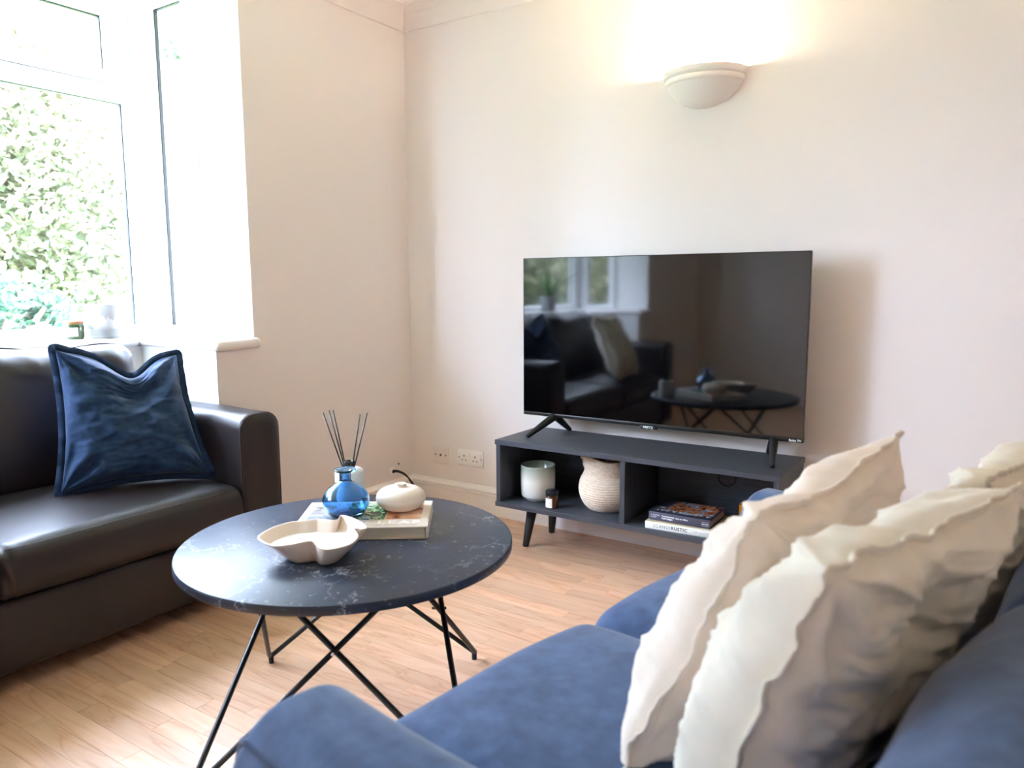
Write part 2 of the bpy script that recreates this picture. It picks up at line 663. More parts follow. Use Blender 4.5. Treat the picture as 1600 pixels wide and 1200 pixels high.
def text(name, body, size, m, parent, matrix, extrude=0.0002, space=1.0, bold=0.0, sx=1.0, align='LEFT'):
    cu = bpy.data.curves.new(name, 'FONT')
    cu.body = body
    cu.size = size
    cu.extrude = extrude
    cu.space_character = space
    cu.offset = bold
    cu.align_x = align
    cu.resolution_u = 3
    tmp = bpy.data.objects.new(name + '_tmp', cu)
    COL.objects.link(tmp)
    dg = bpy.context.evaluated_depsgraph_get()
    me = bpy.data.meshes.new_from_object(tmp.evaluated_get(dg))
    bpy.data.objects.remove(tmp)
    bpy.data.curves.remove(cu)
    me.transform(Matrix(matrix) @ Matrix.Diagonal((sx, 1, 1, 1)))
    me.name = name
    me.materials.clear()
    me.materials.append(m)
    o = bpy.data.objects.new(name, me)
    COL.objects.link(o)
    o.parent = parent
    return o


def frame_m(o, x, y, z=None):
    x, y = Vector(x).normalized(), Vector(y).normalized()
    z = x.cross(y)
    m = Matrix((x, y, z)).transposed().to_4x4()
    m.translation = Vector(o)
    return m


# ------------------------------------------------------------------ room shell
Z_C = 2.40
BAY0, BAY1 = -0.94, -3.30          # room-side edges of the bay opening (upper)
LOW0, LOW1 = -1.115, -3.125        # low return walls under the side sills
XB = -0.50                         # inner face of the low bay wall
XW = -0.61                         # inner face of the main window frame
SILL = 0.893
HEAD = 2.30
RX, RY = 4.3, -4.5

floor = struct(MB().box((-0.8, RY - 0.3, -0.15), (RX + 0.3, 0.3, -0.009)).build('floor', M['subfloor']))
struct(MB().box((-0.9, RY - 0.3, Z_C), (RX + 0.3, 0.3, Z_C + 0.2)).build('ceiling', M['ceiling']))
struct(MB().box((-0.3, 0.0, -0.15), (RX + 0.3, 0.3, Z_C)).build('wall_back', M['wall']))
struct(MB().box((RX, RY - 0.3, -0.15), (RX + 0.3, 0.0, Z_C)).build('wall_right', M['wall']))
struct(MB().box((-0.3, RY - 0.3, -0.15), (RX, RY, Z_C)).build('wall_front', M['wall']))
# wall with the bay: the two plain stretches, the low apron walls and the head
wl = MB()
wl.box((-0.3, BAY0, -0.15), (0, 0, Z_C)).box((-0.3, RY, -0.15), (0, BAY1, Z_C))
wl.box((-0.3, LOW0, -0.15), (0, BAY0, SILL - 0.042)).box((-0.3, BAY1, -0.15), (0, LOW1, SILL - 0.042))
wl.build('wall_left', M['wall'])
struct(bpy.data.objects['wall_left'])
# white painted bay returns, thin skins standing on the wall ends
bayw = MB()
bayw.box((-0.80, LOW0 - 0.004, -0.15), (-0.0005, LOW0 - 0.0005, SILL - 0.042)).box((-0.80, LOW1 + 0.0005, -0.15), (-0.0005, LOW1 + 0.004, SILL - 0.042))
bayw.box((-0.80, LOW0, -0.15), (-0.3, BAY0, SILL - 0.042)).box((-0.80, BAY1, -0.15), (-0.3, LOW1, SILL - 0.042))
bayw.box((-0.80, LOW1, -0.15), (XB, LOW0, SILL - 0.042))
bayw.box((-0.90, BAY1, HEAD), (-0.002, BAY0, Z_C))
bayw.box((-0.298, BAY0 - 0.004, SILL), (-0.001, BAY0 - 0.0005, HEAD)).box((-0.298, BAY1 + 0.0005, SILL), (-0.001, BAY1 + 0.004, HEAD))
struct(bayw.build('wall_bay', M['reveal']))

# strips of the beech floor
STRIP_W = 0.0585
LENS = [0.28, 0.34, 0.40, 0.46, 0.52]
strip_mesh = []
for L in LENS:
    g = 0.00035
    a, b = (-L / 2 + g, -STRIP_W / 2 + g, -0.009), (L / 2 - g, STRIP_W / 2 - g, 0.0)
    mb = MB().box(a, b)
    me = bpy.data.meshes.new('floor_strip')
    me.from_pydata(mb.v, [], mb.f)
    me.materials.append(M['floor'])
    strip_mesh.append(me)
cand = []
y = -STRIP_W / 2
row = 0
while y > RY:
    x = 0.0 - random.random() * 0.4
    if LOW1 < y < LOW0:
        x -= 0.45
    while x < RX:
        k = random.randrange(len(LENS))
        cand.append((x + LENS[k] / 2, y, k))
        x += LENS[k]
    y -= STRIP_W
    row += 1


def px(p):
    d = Vector(p) - CAM_LOC
    z = d.dot(cFw)
    if z < 0.05:
        return None
    return 800 + CAM_F * d.dot(cR) / z, 600 - CAM_F * d.dot(cU) / z, z


vis, rest = [], []
for c in cand:
    q = px((c[0], c[1], 0))
    inside = q and -60 < q[0] < 1300 and 780 < q[1] < 1280 and c[0] > -0.1 and c[0] < RX
    if inside:
        vis.append((q[2], c))
    else:
        rest.append(c)
vis.sort(key=lambda t: t[0])
rest += [c for _, c in vis[290:]]
for _, (x, y, k) in vis[:290]:
    o = bpy.data.objects.new('floor_strip', strip_mesh[k])
    COL.objects.link(o)
    o.location = (x, y, 0)
    o.parent = floor
mb = MB()
for (x, y, k) in rest:
    L = LENS[k]
    g = 0.00035
    x0, x1 = max(x - L / 2 + g, -0.5), min(x + L / 2 - g, RX)
    if x1 - x0 > 0.01:
        mb.box((x0, y - STRIP_W / 2 + g, -0.009), (x1, y + STRIP_W / 2 - g, 0.0))
o = mb.build('floor_strips_far', M['floor'], floor)
o['kind'] = 'stuff'

# coving, skirting
cov = [(0, 0), (0.012, 0)] + [(0.012 + 0.058 * (1 - math.cos(t)), 0.008 + 0.088 * math.sin(t)) for t in np.linspace(0, PI / 2, 8)] + [(0.075, 0.105), (0, 0.105)]
struct(sweep('trim_1', cov, ((0, 0, 2.295), (RX, 0, 2.295), (0, -1, 0), 1, 1), M['wall']))
struct(sweep('trim_2', cov, ((0, 0, 2.295), (0, RY, 2.295), (1, 0, 0), 1, 1), M['wall']))
sk = [(0, 0), (0.017, 0), (0.017, 0.092), (0.021, 0.096), (0.021, 0.100), (0.014, 0.104)] + \
     [(0.014 + 0.009 * math.sin(t), 0.113 - 0.009 * math.cos(t)) for t in np.linspace(0.2, PI - 0.2, 6)] + [(0.010, 0.124), (0.006, 0.128), (0.004, 0.133), (0, 0.134)]
struct(sweep('baseboard_back', sk, ((0, 0, 0), (RX, 0, 0), (0, -1, 0), 1, 1), M['trim']))
struct(sweep('baseboard_left', sk, ((0, 0, 0), (0, LOW0, 0), (1, 0, 0), 1, 0), M['trim']))
struct(sweep('baseboard_right', sk, ((RX, 0, 0), (RX, RY, 0), (-1, 0, 0), 1, 1), M['trim']))

# sills with rounded noses
SB = SILL - 0.042


def sill(name, a, b):
    return struct(bevelled(name, a, b, 0.019, M['trim'], None, 4))


sill('trim_3', (XW - 0.07, LOW1 + 0.0, SB), (-0.472, LOW0 - 0.022, SILL))
sill('trim_4', (XW - 0.07, LOW0 - 0.022, SB), (0.030, BAY0 + 0.018, SILL))
sill('trim_5', (XW - 0.07, BAY1 - 0.018, SB), (0.030, LOW1 + 0.022, SILL))


# windows
def rect_frame(name, m, parent, u0, u1, z0, z1, w, prof_d, plane):
    """mitred rectangular frame; plane(u, d, z) -> world. d: depth towards room (0 = glass plane)"""
    # section across a member, from the outer edge inwards: (offset from outer edge, depth)
    sec = [(0, -0.03), (0, prof_d), (w * 0.62, prof_d), (w, prof_d * 0.45), (w, -0.03)]
    V, F = [], []
    for (o_, d) in sec:
        V += [plane(u0 + o_, d, z0 + o_), plane(u1 - o_, d, z0 + o_), plane(u1 - o_, d, z1 - o_), plane(u0 + o_, d, z1 - o_)]
    n = len(sec)
    for j in range(n):
        k = (j + 1) % n
        for i in range(4):
            i2 = (i + 1) % 4
            F.append((j * 4 + i, j * 4 + i2, k * 4 + i2, k * 4 + i))
    return mesh(name, V, F, m, parent)


def pane(parent, u0, u1, z0, z1, plane):
    V = [plane(u0, -0.005, z0), plane(u1, -0.005, z0), plane(u1, -0.005, z1), plane(u0, -0.005, z1)]
    p = mesh('pane', V, [(0, 1, 2, 3)], M['pane'], parent)
    g = 0.004
    mb = MB()
    for (a, b, c, d) in ((u0, u1, z0, z0 + g), (u0, u1, z1 - g, z1), (u0, u0 + g, z0 + g, z1 - g), (u1 - g, u1, z0 + g, z1 - g)):
        mb.add([plane(a, 0.002, c), plane(b, 0.002, c), plane(b, 0.002, d), plane(a, 0.002, d),
                plane(a, -0.012, c), plane(b, -0.012, c), plane(b, -0.012, d), plane(a, -0.012, d)],
               [(0, 1, 2, 3), (7, 6, 5, 4), (0, 4, 5, 1), (1, 5, 6, 2), (2, 6, 7, 3), (3, 7, 4, 0)])
    mb.build('gasket', M['gasket'], p)
    return p


# window_1: wide front light of the bay, two columns, fixed panes with top-hung sashes
def plane_main(u, d, z):
    return (XW - 0.045 + d, u, z)


w1 = struct(bpy.data.objects.new('window_1', None))
COL.objects.link(w1)
Y0, Y1, YM = -0.965, -3.275, -2.12
for (ya, yb) in ((YM + 0.0, Y0), (Y1, YM)):
    rect_frame('outer_frame', M['upvc'], w1, ya, yb, SILL - 0.004, HEAD, 0.045, 0.045, plane_main)
    # lower fixed light
    rect_frame('glazing_bead', M['upvc'], w1, ya + 0.043, yb - 0.043, SILL + 0.0, 1.895, 0.040, 0.034, plane_main)
    pane(w1, ya + 0.083, yb - 0.083, SILL + 0.038, 1.857, plane_main)
    # transom
    mb = MB()
    a, b = plane_main(ya + 0.04, -0.03, 1.888), plane_main(yb - 0.04, 0.045, 1.930)
    mb.box((min(a[0], b[0]), min(a[1], b[1]), a[2]), (max(a[0], b[0]), max(a[1], b[1]), b[2]))
    mb.build('transom', M['upvc'], w1)
    s = rect_frame('sash', M['upvc'], w1, ya + 0.048, yb - 0.092, 1.918, 2.245, 0.056, 0.066, plane_main)
    rect_frame('sash_seal', M['gasket'], s, ya + 0.0465, yb - 0.0905, 1.9165, 2.2465, 0.0025, 0.0475, plane_main)
    pane(w1, ya + 0.104, yb - 0.148, 1.974, 2.189, plane_main)
    yc = (ya + yb) / 2 - 0.06
    x0 = XW - 0.045 + 0.066
    bevelled('handle', (x0, yc - 0.05, 1.932), (x0 + 0.02, yc + 0.06, 1.950), 0.005, M['upvc'], s)


def side_window(name, ys, sgn):
    w = struct(bpy.data.objects.new(name, None))
    COL.objects.link(w)

    def pl(u, d, z):
        return (u, ys - sgn * (d - 0.0), z)
    rect_frame('outer_frame', M['upvc'], w, XW - 0.005, -0.292, SILL - 0.004, HEAD, 0.030, 0.030, pl)
    rect_frame('glazing_bead', M['upvc'], w, XW + 0.022, -0.318, SILL + 0.0, HEAD - 0.022, 0.036, 0.022, pl)
    pane(w, XW + 0.058, -0.354, SILL + 0.036, HEAD - 0.058, pl)
    # corner post joining it to the front light
    if sgn > 0:
        MB().box((XW - 0.08, ys - 0.030, SILL), (XW - 0.004, ys + 0.04, HEAD)).build('corner_post', M['upvc'], w)
    else:
        MB().box((XW - 0.08, ys - 0.04, SILL), (XW - 0.004, ys + 0.030, HEAD)).build('corner_post', M['upvc'], w)
    return w


side_window('window_2', BAY0 + 0.004, 1)
side_window('window_3', BAY1 - 0.004, -1)

# ------------------------------------------------------------------ outside
struct(MB().box((-40, -30, -0.6), (-0.85, 30, -0.4)).build('ground', M['lawn']))


def tree(name, label, x, y, h, rad, leaf, nleaf, size=0.055, base=0.6, seed=1, group='trees beyond the bay window'):
    rg = np.random.default_rng(seed)
    t = thing(name, label, 'tree', (x, y, -0.4), 0, group)
    n = 7
    pts = [(0.12 * math.sin(i * 1.3 + seed), 0.12 * math.cos(i * 1.1 + seed), h * 0.8 * i / (n - 1)) for i in range(n)]
    mb = MB()
    tube_mb(mb, pts, 0.1, 8, taper=[0.14 * (1 - 0.11 * i) for i in range(n)])
    for k in range(8):
        a = 2 * PI * k / 8 + seed
        z = h * (0.3 + 0.05 * k)
        tube_mb(mb, [(0, 0, z), (rad * 0.4 * math.cos(a), rad * 0.4 * math.sin(a), z + 0.4), (rad * 0.75 * math.cos(a), rad * 0.75 * math.sin(a), z + 0.7)], 0.04, 6, taper=[0.06, 0.04, 0.015])
    mb.build('trunk', M['trunk'], t, True)
    # leaves in clumps near the outside of the crown
    nc = max(10, nleaf // 60)
    d = rg.normal(size=(nc, 3))
    d /= np.linalg.norm(d, axis=1, keepdims=True)
    rr = rg.uniform(0.45, 1.0, (nc, 1)) ** 0.6
    cz = (base + h + 0.4) / 2
    cl = d * rr * np.array([rad, rad, (h - base) / 2]) + np.array([0, 0, cz])
    idx = rg.integers(0, nc, nleaf)
    P = cl[idx] + rg.normal(size=(nleaf, 3)) * rad * 0.13
    V = np.zeros((nleaf, 4, 3))
    nrm = rg.normal(size=(nleaf, 3)) + np.array([0.3, 0, 0.8])
    nrm /= np.linalg.norm(nrm, axis=1, keepdims=True)
    a = np.cross(nrm, rg.normal(size=(nleaf, 3)))
    a /= np.linalg.norm(a, axis=1, keepdims=True)
    b = np.cross(nrm, a)
    s = size * rg.uniform(0.6, 1.3, (nleaf, 1))
    V[:, 0] = P - a * s
    V[:, 1] = P + b * s * 0.5
    V[:, 2] = P + a * s - nrm * s * 0.25
    V[:, 3] = P - b * s * 0.5
    me = bpy.data.meshes.new('foliage')
    F = np.arange(nleaf * 4).reshape(-1, 4)
    me.from_pydata(V.reshape(-1, 3).tolist(), [], F.tolist())
    me.materials.append(leaf)
    o = bpy.data.objects.new('foliage', me)
    COL.objects.link(o)
    o.parent = t
    o['kind'] = 'stuff'
    return t


tree('garden_tree', 'tall yellow-green leafy tree filling the wide bay window pane', -7.0, 1.1, 4.3, 1.9, M['leafB'], 46000, seed=3)
tree('garden_tree', 'mid-green leafy tree between the yellow-green tree and the brick house', -12.2, 2.1, 6.0, 1.8, M['leafA'], 30000, seed=5, size=0.07)
tree('garden_tree', 'loose green tree standing apart along the garden outside the bay', -6.6, -4.3, 4.6, 2.0, M['leafA'], 30000, seed=8)
tree('garden_tree', 'tall pale tree rising behind the brick house outside the side window', -20.5, 12.0, 11.5, 3.0, M['leafA'], 16000, seed=9, size=0.14)
tree('garden_shrub', 'low blue-green shrub under the trees outside the bay window', -3.6, -0.5, 1.45, 0.6, M['leafC'], 7000, seed=11, base=0.1, size=0.045)
tree('garden_tree', 'tall green tree at the back of the garden behind the others', -18.5, 0.6, 8.6, 2.8, M['leafA'], 18000, seed=12, size=0.12)
tree('garden_tree', 'dull green tree further along the garden behind the loose one', -7.4, -13.5, 4.8, 2.6, M['leafB'], 22000, seed=14, size=0.09)
tree('garden_tree', 'yellowing tree close beside the house wall past the end of the bay', -4.2, -8.8, 3.2, 1.6, M['leafB'], 16000, seed=19, size=0.07)

hs = thing('brick_house', 'pale brick house with tiled roof outside the narrow side window', 'house', (-10.2, 5.3, -0.4), math.radians(58))
MB().box((-0.9, 0, 0), (6.1, 5, 4.1)).build('wall', M['brick'], hs)
rf = MB().add([(-1.1, -0.3, 4.05), (6.3, -0.3, 4.05), (6.3, 5.3, 4.05), (-1.1, 5.3, 4.05), (-1.1, 2.5, 5.3), (6.3, 2.5, 5.3)],
              [(0, 1, 5, 4), (2, 3, 4, 5), (0, 4, 3), (1, 2, 5), (0, 3, 2, 1)])
rf.build('roof', M['roof'], hs)
for (xa, za) in ((-0.25, 0.9), (2.0, 0.9), (4.2, 0.9)):
    wq = MB().box((xa, -0.04, za), (xa + 0.9, 0.02, za + 1.2)).build('window', M['upvc'], hs)
    for (p0, p1) in ((0.08, 0.43), (0.47, 0.82)):
        MB().box((xa + p0, -0.055, za + 0.08), (xa + p1, -0.041, za + 1.12)).build('window_pane', M['housewin'], wq)

# ------------------------------------------------------------------ objects follow


# ------------------------------------------------------------------ cushions
def smooth01(x):
    x = np.clip(x, 0, 1)
    return x * x * (3 - 2 * x)


def pillow(name, label, corners, thick, m, m_edge, base, group=None, flange=0.016, pinch=0.07, chop=0.0, chop_u=0.0,
           wr=1.0, seed=0, n=64, front=1.0, wave=0.007, rotz=0.0, cat='cushion', crease=0.006):
    """corners: bottom-left, bottom-right, top-right, top-left as seen from its front, in the frame of base"""
    BL, BR, TR, TL = [np.array(c, float) for c in corners]
    t = thing(name, label, cat, base, rotz, group)
    s = np.linspace(-1, 1, n + 1)
    # crowd samples towards the seams
    s = np.sign(s) * (1 - (1 - np.abs(s)) ** 1.35)
    U, W = np.meshgrid(s, s, indexing='ij')
    c = U * 0 + 1

    def outline(U, W):
        u = U * (1 - pinch * (1 - W ** 2) * (0.35 + 0.65 * np.abs(U)))
        w = W * (1 - pinch * (1 - U ** 2) * (0.35 + 0.65 * np.abs(W)))
        if chop:
            g = np.exp(-((U - chop_u) / 0.38) ** 2)
            w = w - chop * g * smooth01((W + 0.1) / 1.1)
        return u, w
    u, w = outline(U, W)

    def bil(u, w):
        a, b = (u[..., None] + 1) / 2, (w[..., None] + 1) / 2
        return BL * (1 - a) * (1 - b) + BR * a * (1 - b) + TR * a * b + TL * (1 - a) * b
    nrm = np.cross(BR - BL, TL - BL)
    nrm = nrm / np.linalg.norm(nrm)
    P = bil(u, w)
    prof = (np.clip(1 - U ** 2, 0, 1) * np.clip(1 - W ** 2, 0, 1)) ** 0.42
    low = 1 + 0.22 * (-W) * (1 - W ** 2)        # filling settles downwards
    rg = np.random.default_rng(seed + 100)
    size = np.linalg.norm(BR - BL)

    def wrinkle(side):
        q = np.zeros_like(U)
        # folds fanning out of the corners
        for ci, (cu, cw) in enumerate(((-1, -1), (1, -1), (1, 1), (-1, 1))):
            du, dw = U - cu, W - cw
            r = np.hypot(du, dw)
            a = np.arctan2(np.abs(dw), np.abs(du))
            ph = rg.uniform(0, 6)
            q += np.sin(a * rg.uniform(7, 10) + ph) * np.exp(-((r - 0.42) / 0.34) ** 2) * 0.011
            q += np.sin(a * rg.uniform(13, 18) + ph * 2) * np.exp(-((r - 0.25) / 0.18) ** 2) * 0.006
        # gathers along the seams
        for (A, B) in ((U, W), (W, U)):
            for sg in (-1, 1):
                d = 1 - sg * B
                f = rg.uniform(9, 13)
                q += np.sin(A * f + rg.uniform(0, 6) + 1.5 * np.sin(A * 3 + seed)) * np.exp(-((d - 0.13) / 0.11) ** 2) * 0.005 * (1 - A ** 2)
        if chop:
            g = np.exp(-((U - chop_u) / 0.30) ** 2) * np.exp(-((W - 0.45) / 0.30) ** 2)
            q -= g * thick * 0.30
        pts = np.stack([U.ravel() * 1.6, W.ravel() * 3.2, np.full(U.size, side * 3.0)], 1)
        q += noise_arr(pts, 1.5, seed + side * 7).reshape(U.shape) * 0.010 * prof
        q += (np.abs(noise_arr(pts * np.array([0.8, 1.5, 1]), 2.6, seed + 3 + side)).reshape(U.shape) - 0.2) * -0.012 * prof
        # creases: long, slightly slanting, sharper on one side
        sl = np.stack([U.ravel() * 1.1 + W.ravel() * 0.5, W.ravel() * 5.5 - U.ravel() * 1.2, np.full(U.size, side * 5.0)], 1)
        r1 = 1 - np.abs(noise_arr(sl, 1.3, seed + 11)) * 2.6
        q += (np.clip(r1, 0, 1) ** 3).reshape(U.shape) * crease * prof
        return q * wr
    rp = np.stack([U.ravel() * 2.6, W.ravel() * 2.6, np.full(U.size, seed * 1.7)], 1)
    rimwave = (noise_arr(rp, 1.0, seed) * 2.2 + np.sign(noise_arr(rp, 2.3, seed + 5)) * np.abs(noise_arr(rp, 2.3, seed + 5)) ** 0.6 * 1.0).reshape(U.shape) * (np.maximum(np.abs(W), np.abs(U)) ** 8) * wave
    F_ = P + nrm * ((prof * low * thick / 2 * front + wrinkle(1) * np.clip(prof * 2.2, 0, 1) + rimwave))[..., None]
    B_ = P - nrm * ((prof * low * thick / 2 * (2 - front) + wrinkle(-1) * np.clip(prof * 2.2, 0, 1) - rimwave))[..., None]
    N = n + 1
    V = np.concatenate([F_.reshape(-1, 3), B_.reshape(-1, 3)])
    F = []
    off = N * N
    for i in range(n):
        for j in range(n):
            a, b, cc, d = i * N + j, (i + 1) * N + j, (i + 1) * N + j + 1, i * N + j + 1
            F.append((a, b, cc, d))
            F.append((off + a, off + d, off + cc, off + b))
    me_o = mesh('cover', V, F, m, t, True)
    bm = bmesh.new()
    bm.from_mesh(me_o.data)
    bmesh.ops.remove_doubles(bm, verts=bm.verts[:], dist=1e-5)
    bm.to_mesh(me_o.data)
    bm.free()
    # flat flange all round the seam
    if flange > 0:
        ring = [(i, 0) for i in range(n)] + [(n, j) for j in range(n)] + [(i, n) for i in range(n, 0, -1)] + [(0, j) for j in range(n, 0, -1)]
        cen = P.reshape(-1, 3).mean(0)
        V, F = [], []
        th = 0.0022
        K = len(ring)
        R = np.array([F_[i, j] for i, j in ring])
        O = []
        for k, (i, j) in enumerate(ring):
            tang = R[(k + 1) % K] - R[k - 1]
            out = np.cross(tang, nrm)
            out = out / (np.linalg.norm(out) + 1e-9)
            if np.dot(out, R[k] - cen) < 0:
                out = -out
            O.append(out)
        O = np.array(O)
        for _ in range(2):
            O = (O + np.roll(O, 1, 0) + np.roll(O, -1, 0))
            O /= np.linalg.norm(O, axis=1, keepdims=True)
        for k in range(K):
            wv = mnoise.noise(Vector((k * 0.16, seed, 0))) * 1.6 + mnoise.noise(Vector((k * 0.45, seed, 5))) * 0.9
            o1 = R[k] + O[k] * flange + nrm * wv * flange * 0.35
            i1 = R[k] - O[k] * 0.006
            V += [i1 + nrm * th, o1 + nrm * th, o1 - nrm * th, i1 - nrm * th]
        for k in range(K):
            a, b = k * 4, ((k + 1) % K) * 4
            for e in range(4):
                e2 = (e + 1) % 4
                F.append((a + e, b + e, b + e2, a + e2))
        mesh('flange', V, F, m_edge, t, True)
    return t


# ------------------------------------------------------------------ brown leather sofa in the bay
def leather_sofa():
    bx, by = 0.0, -2.06
    t = thing('leather_sofa', 'dark brown leather sofa standing in the bay under the window', 'sofa', (bx, by, 0))
    X1 = 0.365
    X0 = -0.455
    ya, yb = -1.128, -2.992                      # outer faces of the arms
    AW = 0.165

    def L(p):
        return (p[0] - bx, p[1] - by, p[2])

    def slight(seed, amp=0.006, sc=3.0):
        def d(P, N, h):
            return P + N * (noise_arr(P, sc, seed) * amp)[:, None]
        return d
    rbox('base', L((X0, yb + 0.02, 0.055)), L((X1 - 0.03, ya - 0.02, 0.262)), 0.02, M['leather'], t, 3, (8, 20, 3), slight(1, 0.004))
    for (y0, y1, sd) in ((ya - AW, ya, 2), (yb, yb + AW, 5)):
        def dd(P, N, h, sd=sd):
            return P + N * (noise_arr(P, 4.0, sd) * 0.006)[:, None] + np.array([0, 0, 1]) * ((P[:, 0] - h[0]) * -0.012)[:, None]
        arm = rbox('arm', L((X0, y0, 0.05)), L((X1, y1, 0.655)), (0.022, 0.052, 0.052), M['leather'], t, 5, (14, 5, 10), dd)
        # piping round the front panel of the arm
        pts = []
        e = 0.016
        yy0, yy1 = y0 + e * 0.2, y1 - e * 0.2
        zt, rr = 0.655 - 0.002, 0.052
        pts.append((X1 - 0.014, yy0, 0.06))
        pts.append((X1 - 0.014, yy0, zt - rr))
        for a in np.linspace(0, PI / 2, 6)[1:]:
            pts.append((X1 - 0.014, yy0 + rr * (1 - math.cos(a)), zt - rr + rr * math.sin(a)))
        for a in np.linspace(PI / 2, 0, 6)[:-1]:
            pts.append((X1 - 0.014, yy1 - rr * (1 - math.cos(a)), zt - rr + rr * math.sin(a)))
        pts.append((X1 - 0.014, yy1, zt - rr))
        pts.append((X1 - 0.014, yy1, 0.06))
        tube('piping', [L(p) for p in pts], 0.0035, M['stitch'], arm, 6)
        # stitched seam running back along the inner top edge
        yi = y0 + 0.018 if sd == 2 else y1 - 0.018
        tube('seam', [L((x, yi, 0.6405 + (X1 - x) * 0.010)) for x in np.linspace(X1 - 0.01, X0 + 0.1, 8)], 0.0018, M['stitch'], arm, 5)
    # seat cushions
    ymid = (ya + yb) / 2
    for (y0, y1, sd) in ((ymid + 0.004, ya - AW - 0.004, 1), (yb + AW + 0.004, ymid - 0.004, 2)):
        def ds(P, N, h, sd=sd):
            x, y, z = P[:, 0] / h[0], P[:, 1] / h[1], P[:, 2] / h[2]
            P = P.copy()
            top = np.clip(z, 0, 1)
            P[:, 2] += top * 0.026 * (1 - x ** 2) * (1 - y ** 4)
            P[:, 0] += np.where(x > 0, 1, 0) * 0.022 * (1 - z ** 2) * np.clip(x, 0, 1)
            # gathers at the corners of the front edge
            edge = np.exp(-((np.abs(y) - 1) / 0.16) ** 2) * np.clip(x, 0, 1) ** 3
            P += N * (np.sin(P[:, 1] * 190 + P[:, 2] * 60) * 0.0045 * edge * (np.where(np.sign(y) == (-1 if sd == 1 else 1), 1.0, 0.4)))[:, None]
            P += N * (noise_arr(P, 3.2, sd) * 0.007)[:, None]
            return P
        sc = rbox('seat_cushion', L((X0 + 0.2, y0, 0.262)), L((X1 - 0.008, y1, 0.418)), 0.034, M['leather'], t, 5, (18, 44, 6), ds)
        pts = [L((X1 - 0.013 + 0.013 * (1 - (2 * q - 1) ** 6), y0 + 0.02 + (y1 - y0 - 0.04) * q, 0.409 + 0.004 * math.sin(q * PI))) for q in np.linspace(0, 1, 24)]
        tube('seam', pts, 0.0015, M['thread'], sc, 5)
    # back frame and the two back cushions
    rbox('back_frame', L((X0, yb + AW, 0.2)), L((X0 + 0.16, ya - AW, 0.74)), 0.05, M['leather'], t, 4, (4, 20, 6))
    for (y0, y1, sd) in ((ymid + 0.01, ya - AW - 0.012, 3), (yb + AW + 0.012, ymid - 0.01, 4)):
        def db(P, N, h, sd=sd):
            x, y, z = P[:, 0] / h[0], P[:, 1] / h[1], P[:, 2] / h[2]
            P = P.copy()
            P[:, 0] += np.clip(x, 0, 1) * 0.045 * (1 - y ** 4) * (1 - z ** 2)
            P[:, 2] += np.clip(z, 0, 1) * (0.014 * (1 - y ** 4) + 0.010 * np.sin(y * 5 + sd))
            P[:, 0] -= (z + 1) * 0.045
            topw = np.exp(-((z - 0.72) / 0.30) ** 2)
            P += N * (noise_arr(P * np.array([1, 1, 1.2]), 9.0, sd) * 0.017 * topw + np.abs(noise_arr(P, 16.0, sd + 2)) * -0.010 * topw + noise_arr(P, 3.0, sd) * 0.008)[:, None]
            return P
        bc = rbox('back_cushion', L((X0 + 0.125, y0, 0.40)), L((X0 + 0.33, y1, 0.868)), (0.06, 0.05, 0.05), M['leather'], t, 6, (5, 40, 26), db)
        pts = [L((X0 + 0.155 - 0.008, y0 + 0.03 + (y1 - y0 - 0.06) * q, 0.871 + 0.014 * (1 - (2 * q - 1) ** 4) + 0.010 * math.sin((2 * q - 1) * 5 + sd))) for q in np.linspace(0, 1, 24)]
        tube('seam', pts, 0.0028, M['stitch'], bc, 5)
    for (x, y) in ((X1 - 0.08, ya - 0.08), (X1 - 0.08, yb + 0.08), (X0 + 0.08, ya - 0.08), (X0 + 0.08, yb + 0.08)):
        lathe('foot', [(0.0, 0), (0.022, 0), (0.026, 0.056), (0, 0.056)], M['leg_black'], t, 16, center=L((x, y, 0)))


leather_sofa()

pillow('linen_cushion', 'navy linen cushion with a dented top on the leather sofa', [
    (0.065 - 0.1, -1.75 + 1.6, 0.0), (0.235 - 0.1, -1.335 + 1.6, 0.0), (-0.035 - 0.1, -1.262 + 1.6, 0.395), (-0.035 - 0.1, -1.685 + 1.6, 0.445)],
    0.17, M['navy'], M['navy_edge'], (0.1, -1.6, 0.452), pinch=0.10, chop=0.32, chop_u=0.12, seed=4, wave=0.006, flange=0.020, n=80, crease=0.008)
pillow('pale_cushion', 'pale cushion standing on the leather sofa, away from the navy one', [
    (0.15, -0.24, 0.0), (0.20, 0.20, 0.0), (0.0, 0.2, 0.42), (-0.05, -0.24, 0.42)],
    0.17, M['stonelinen'], M['stonelinen'], (0.08, -2.36, 0.452), seed=9, n=40)


# ------------------------------------------------------------------ slate velvet sofa in the foreground
SA = math.radians(10)
S_O = (1.735, -2.42)


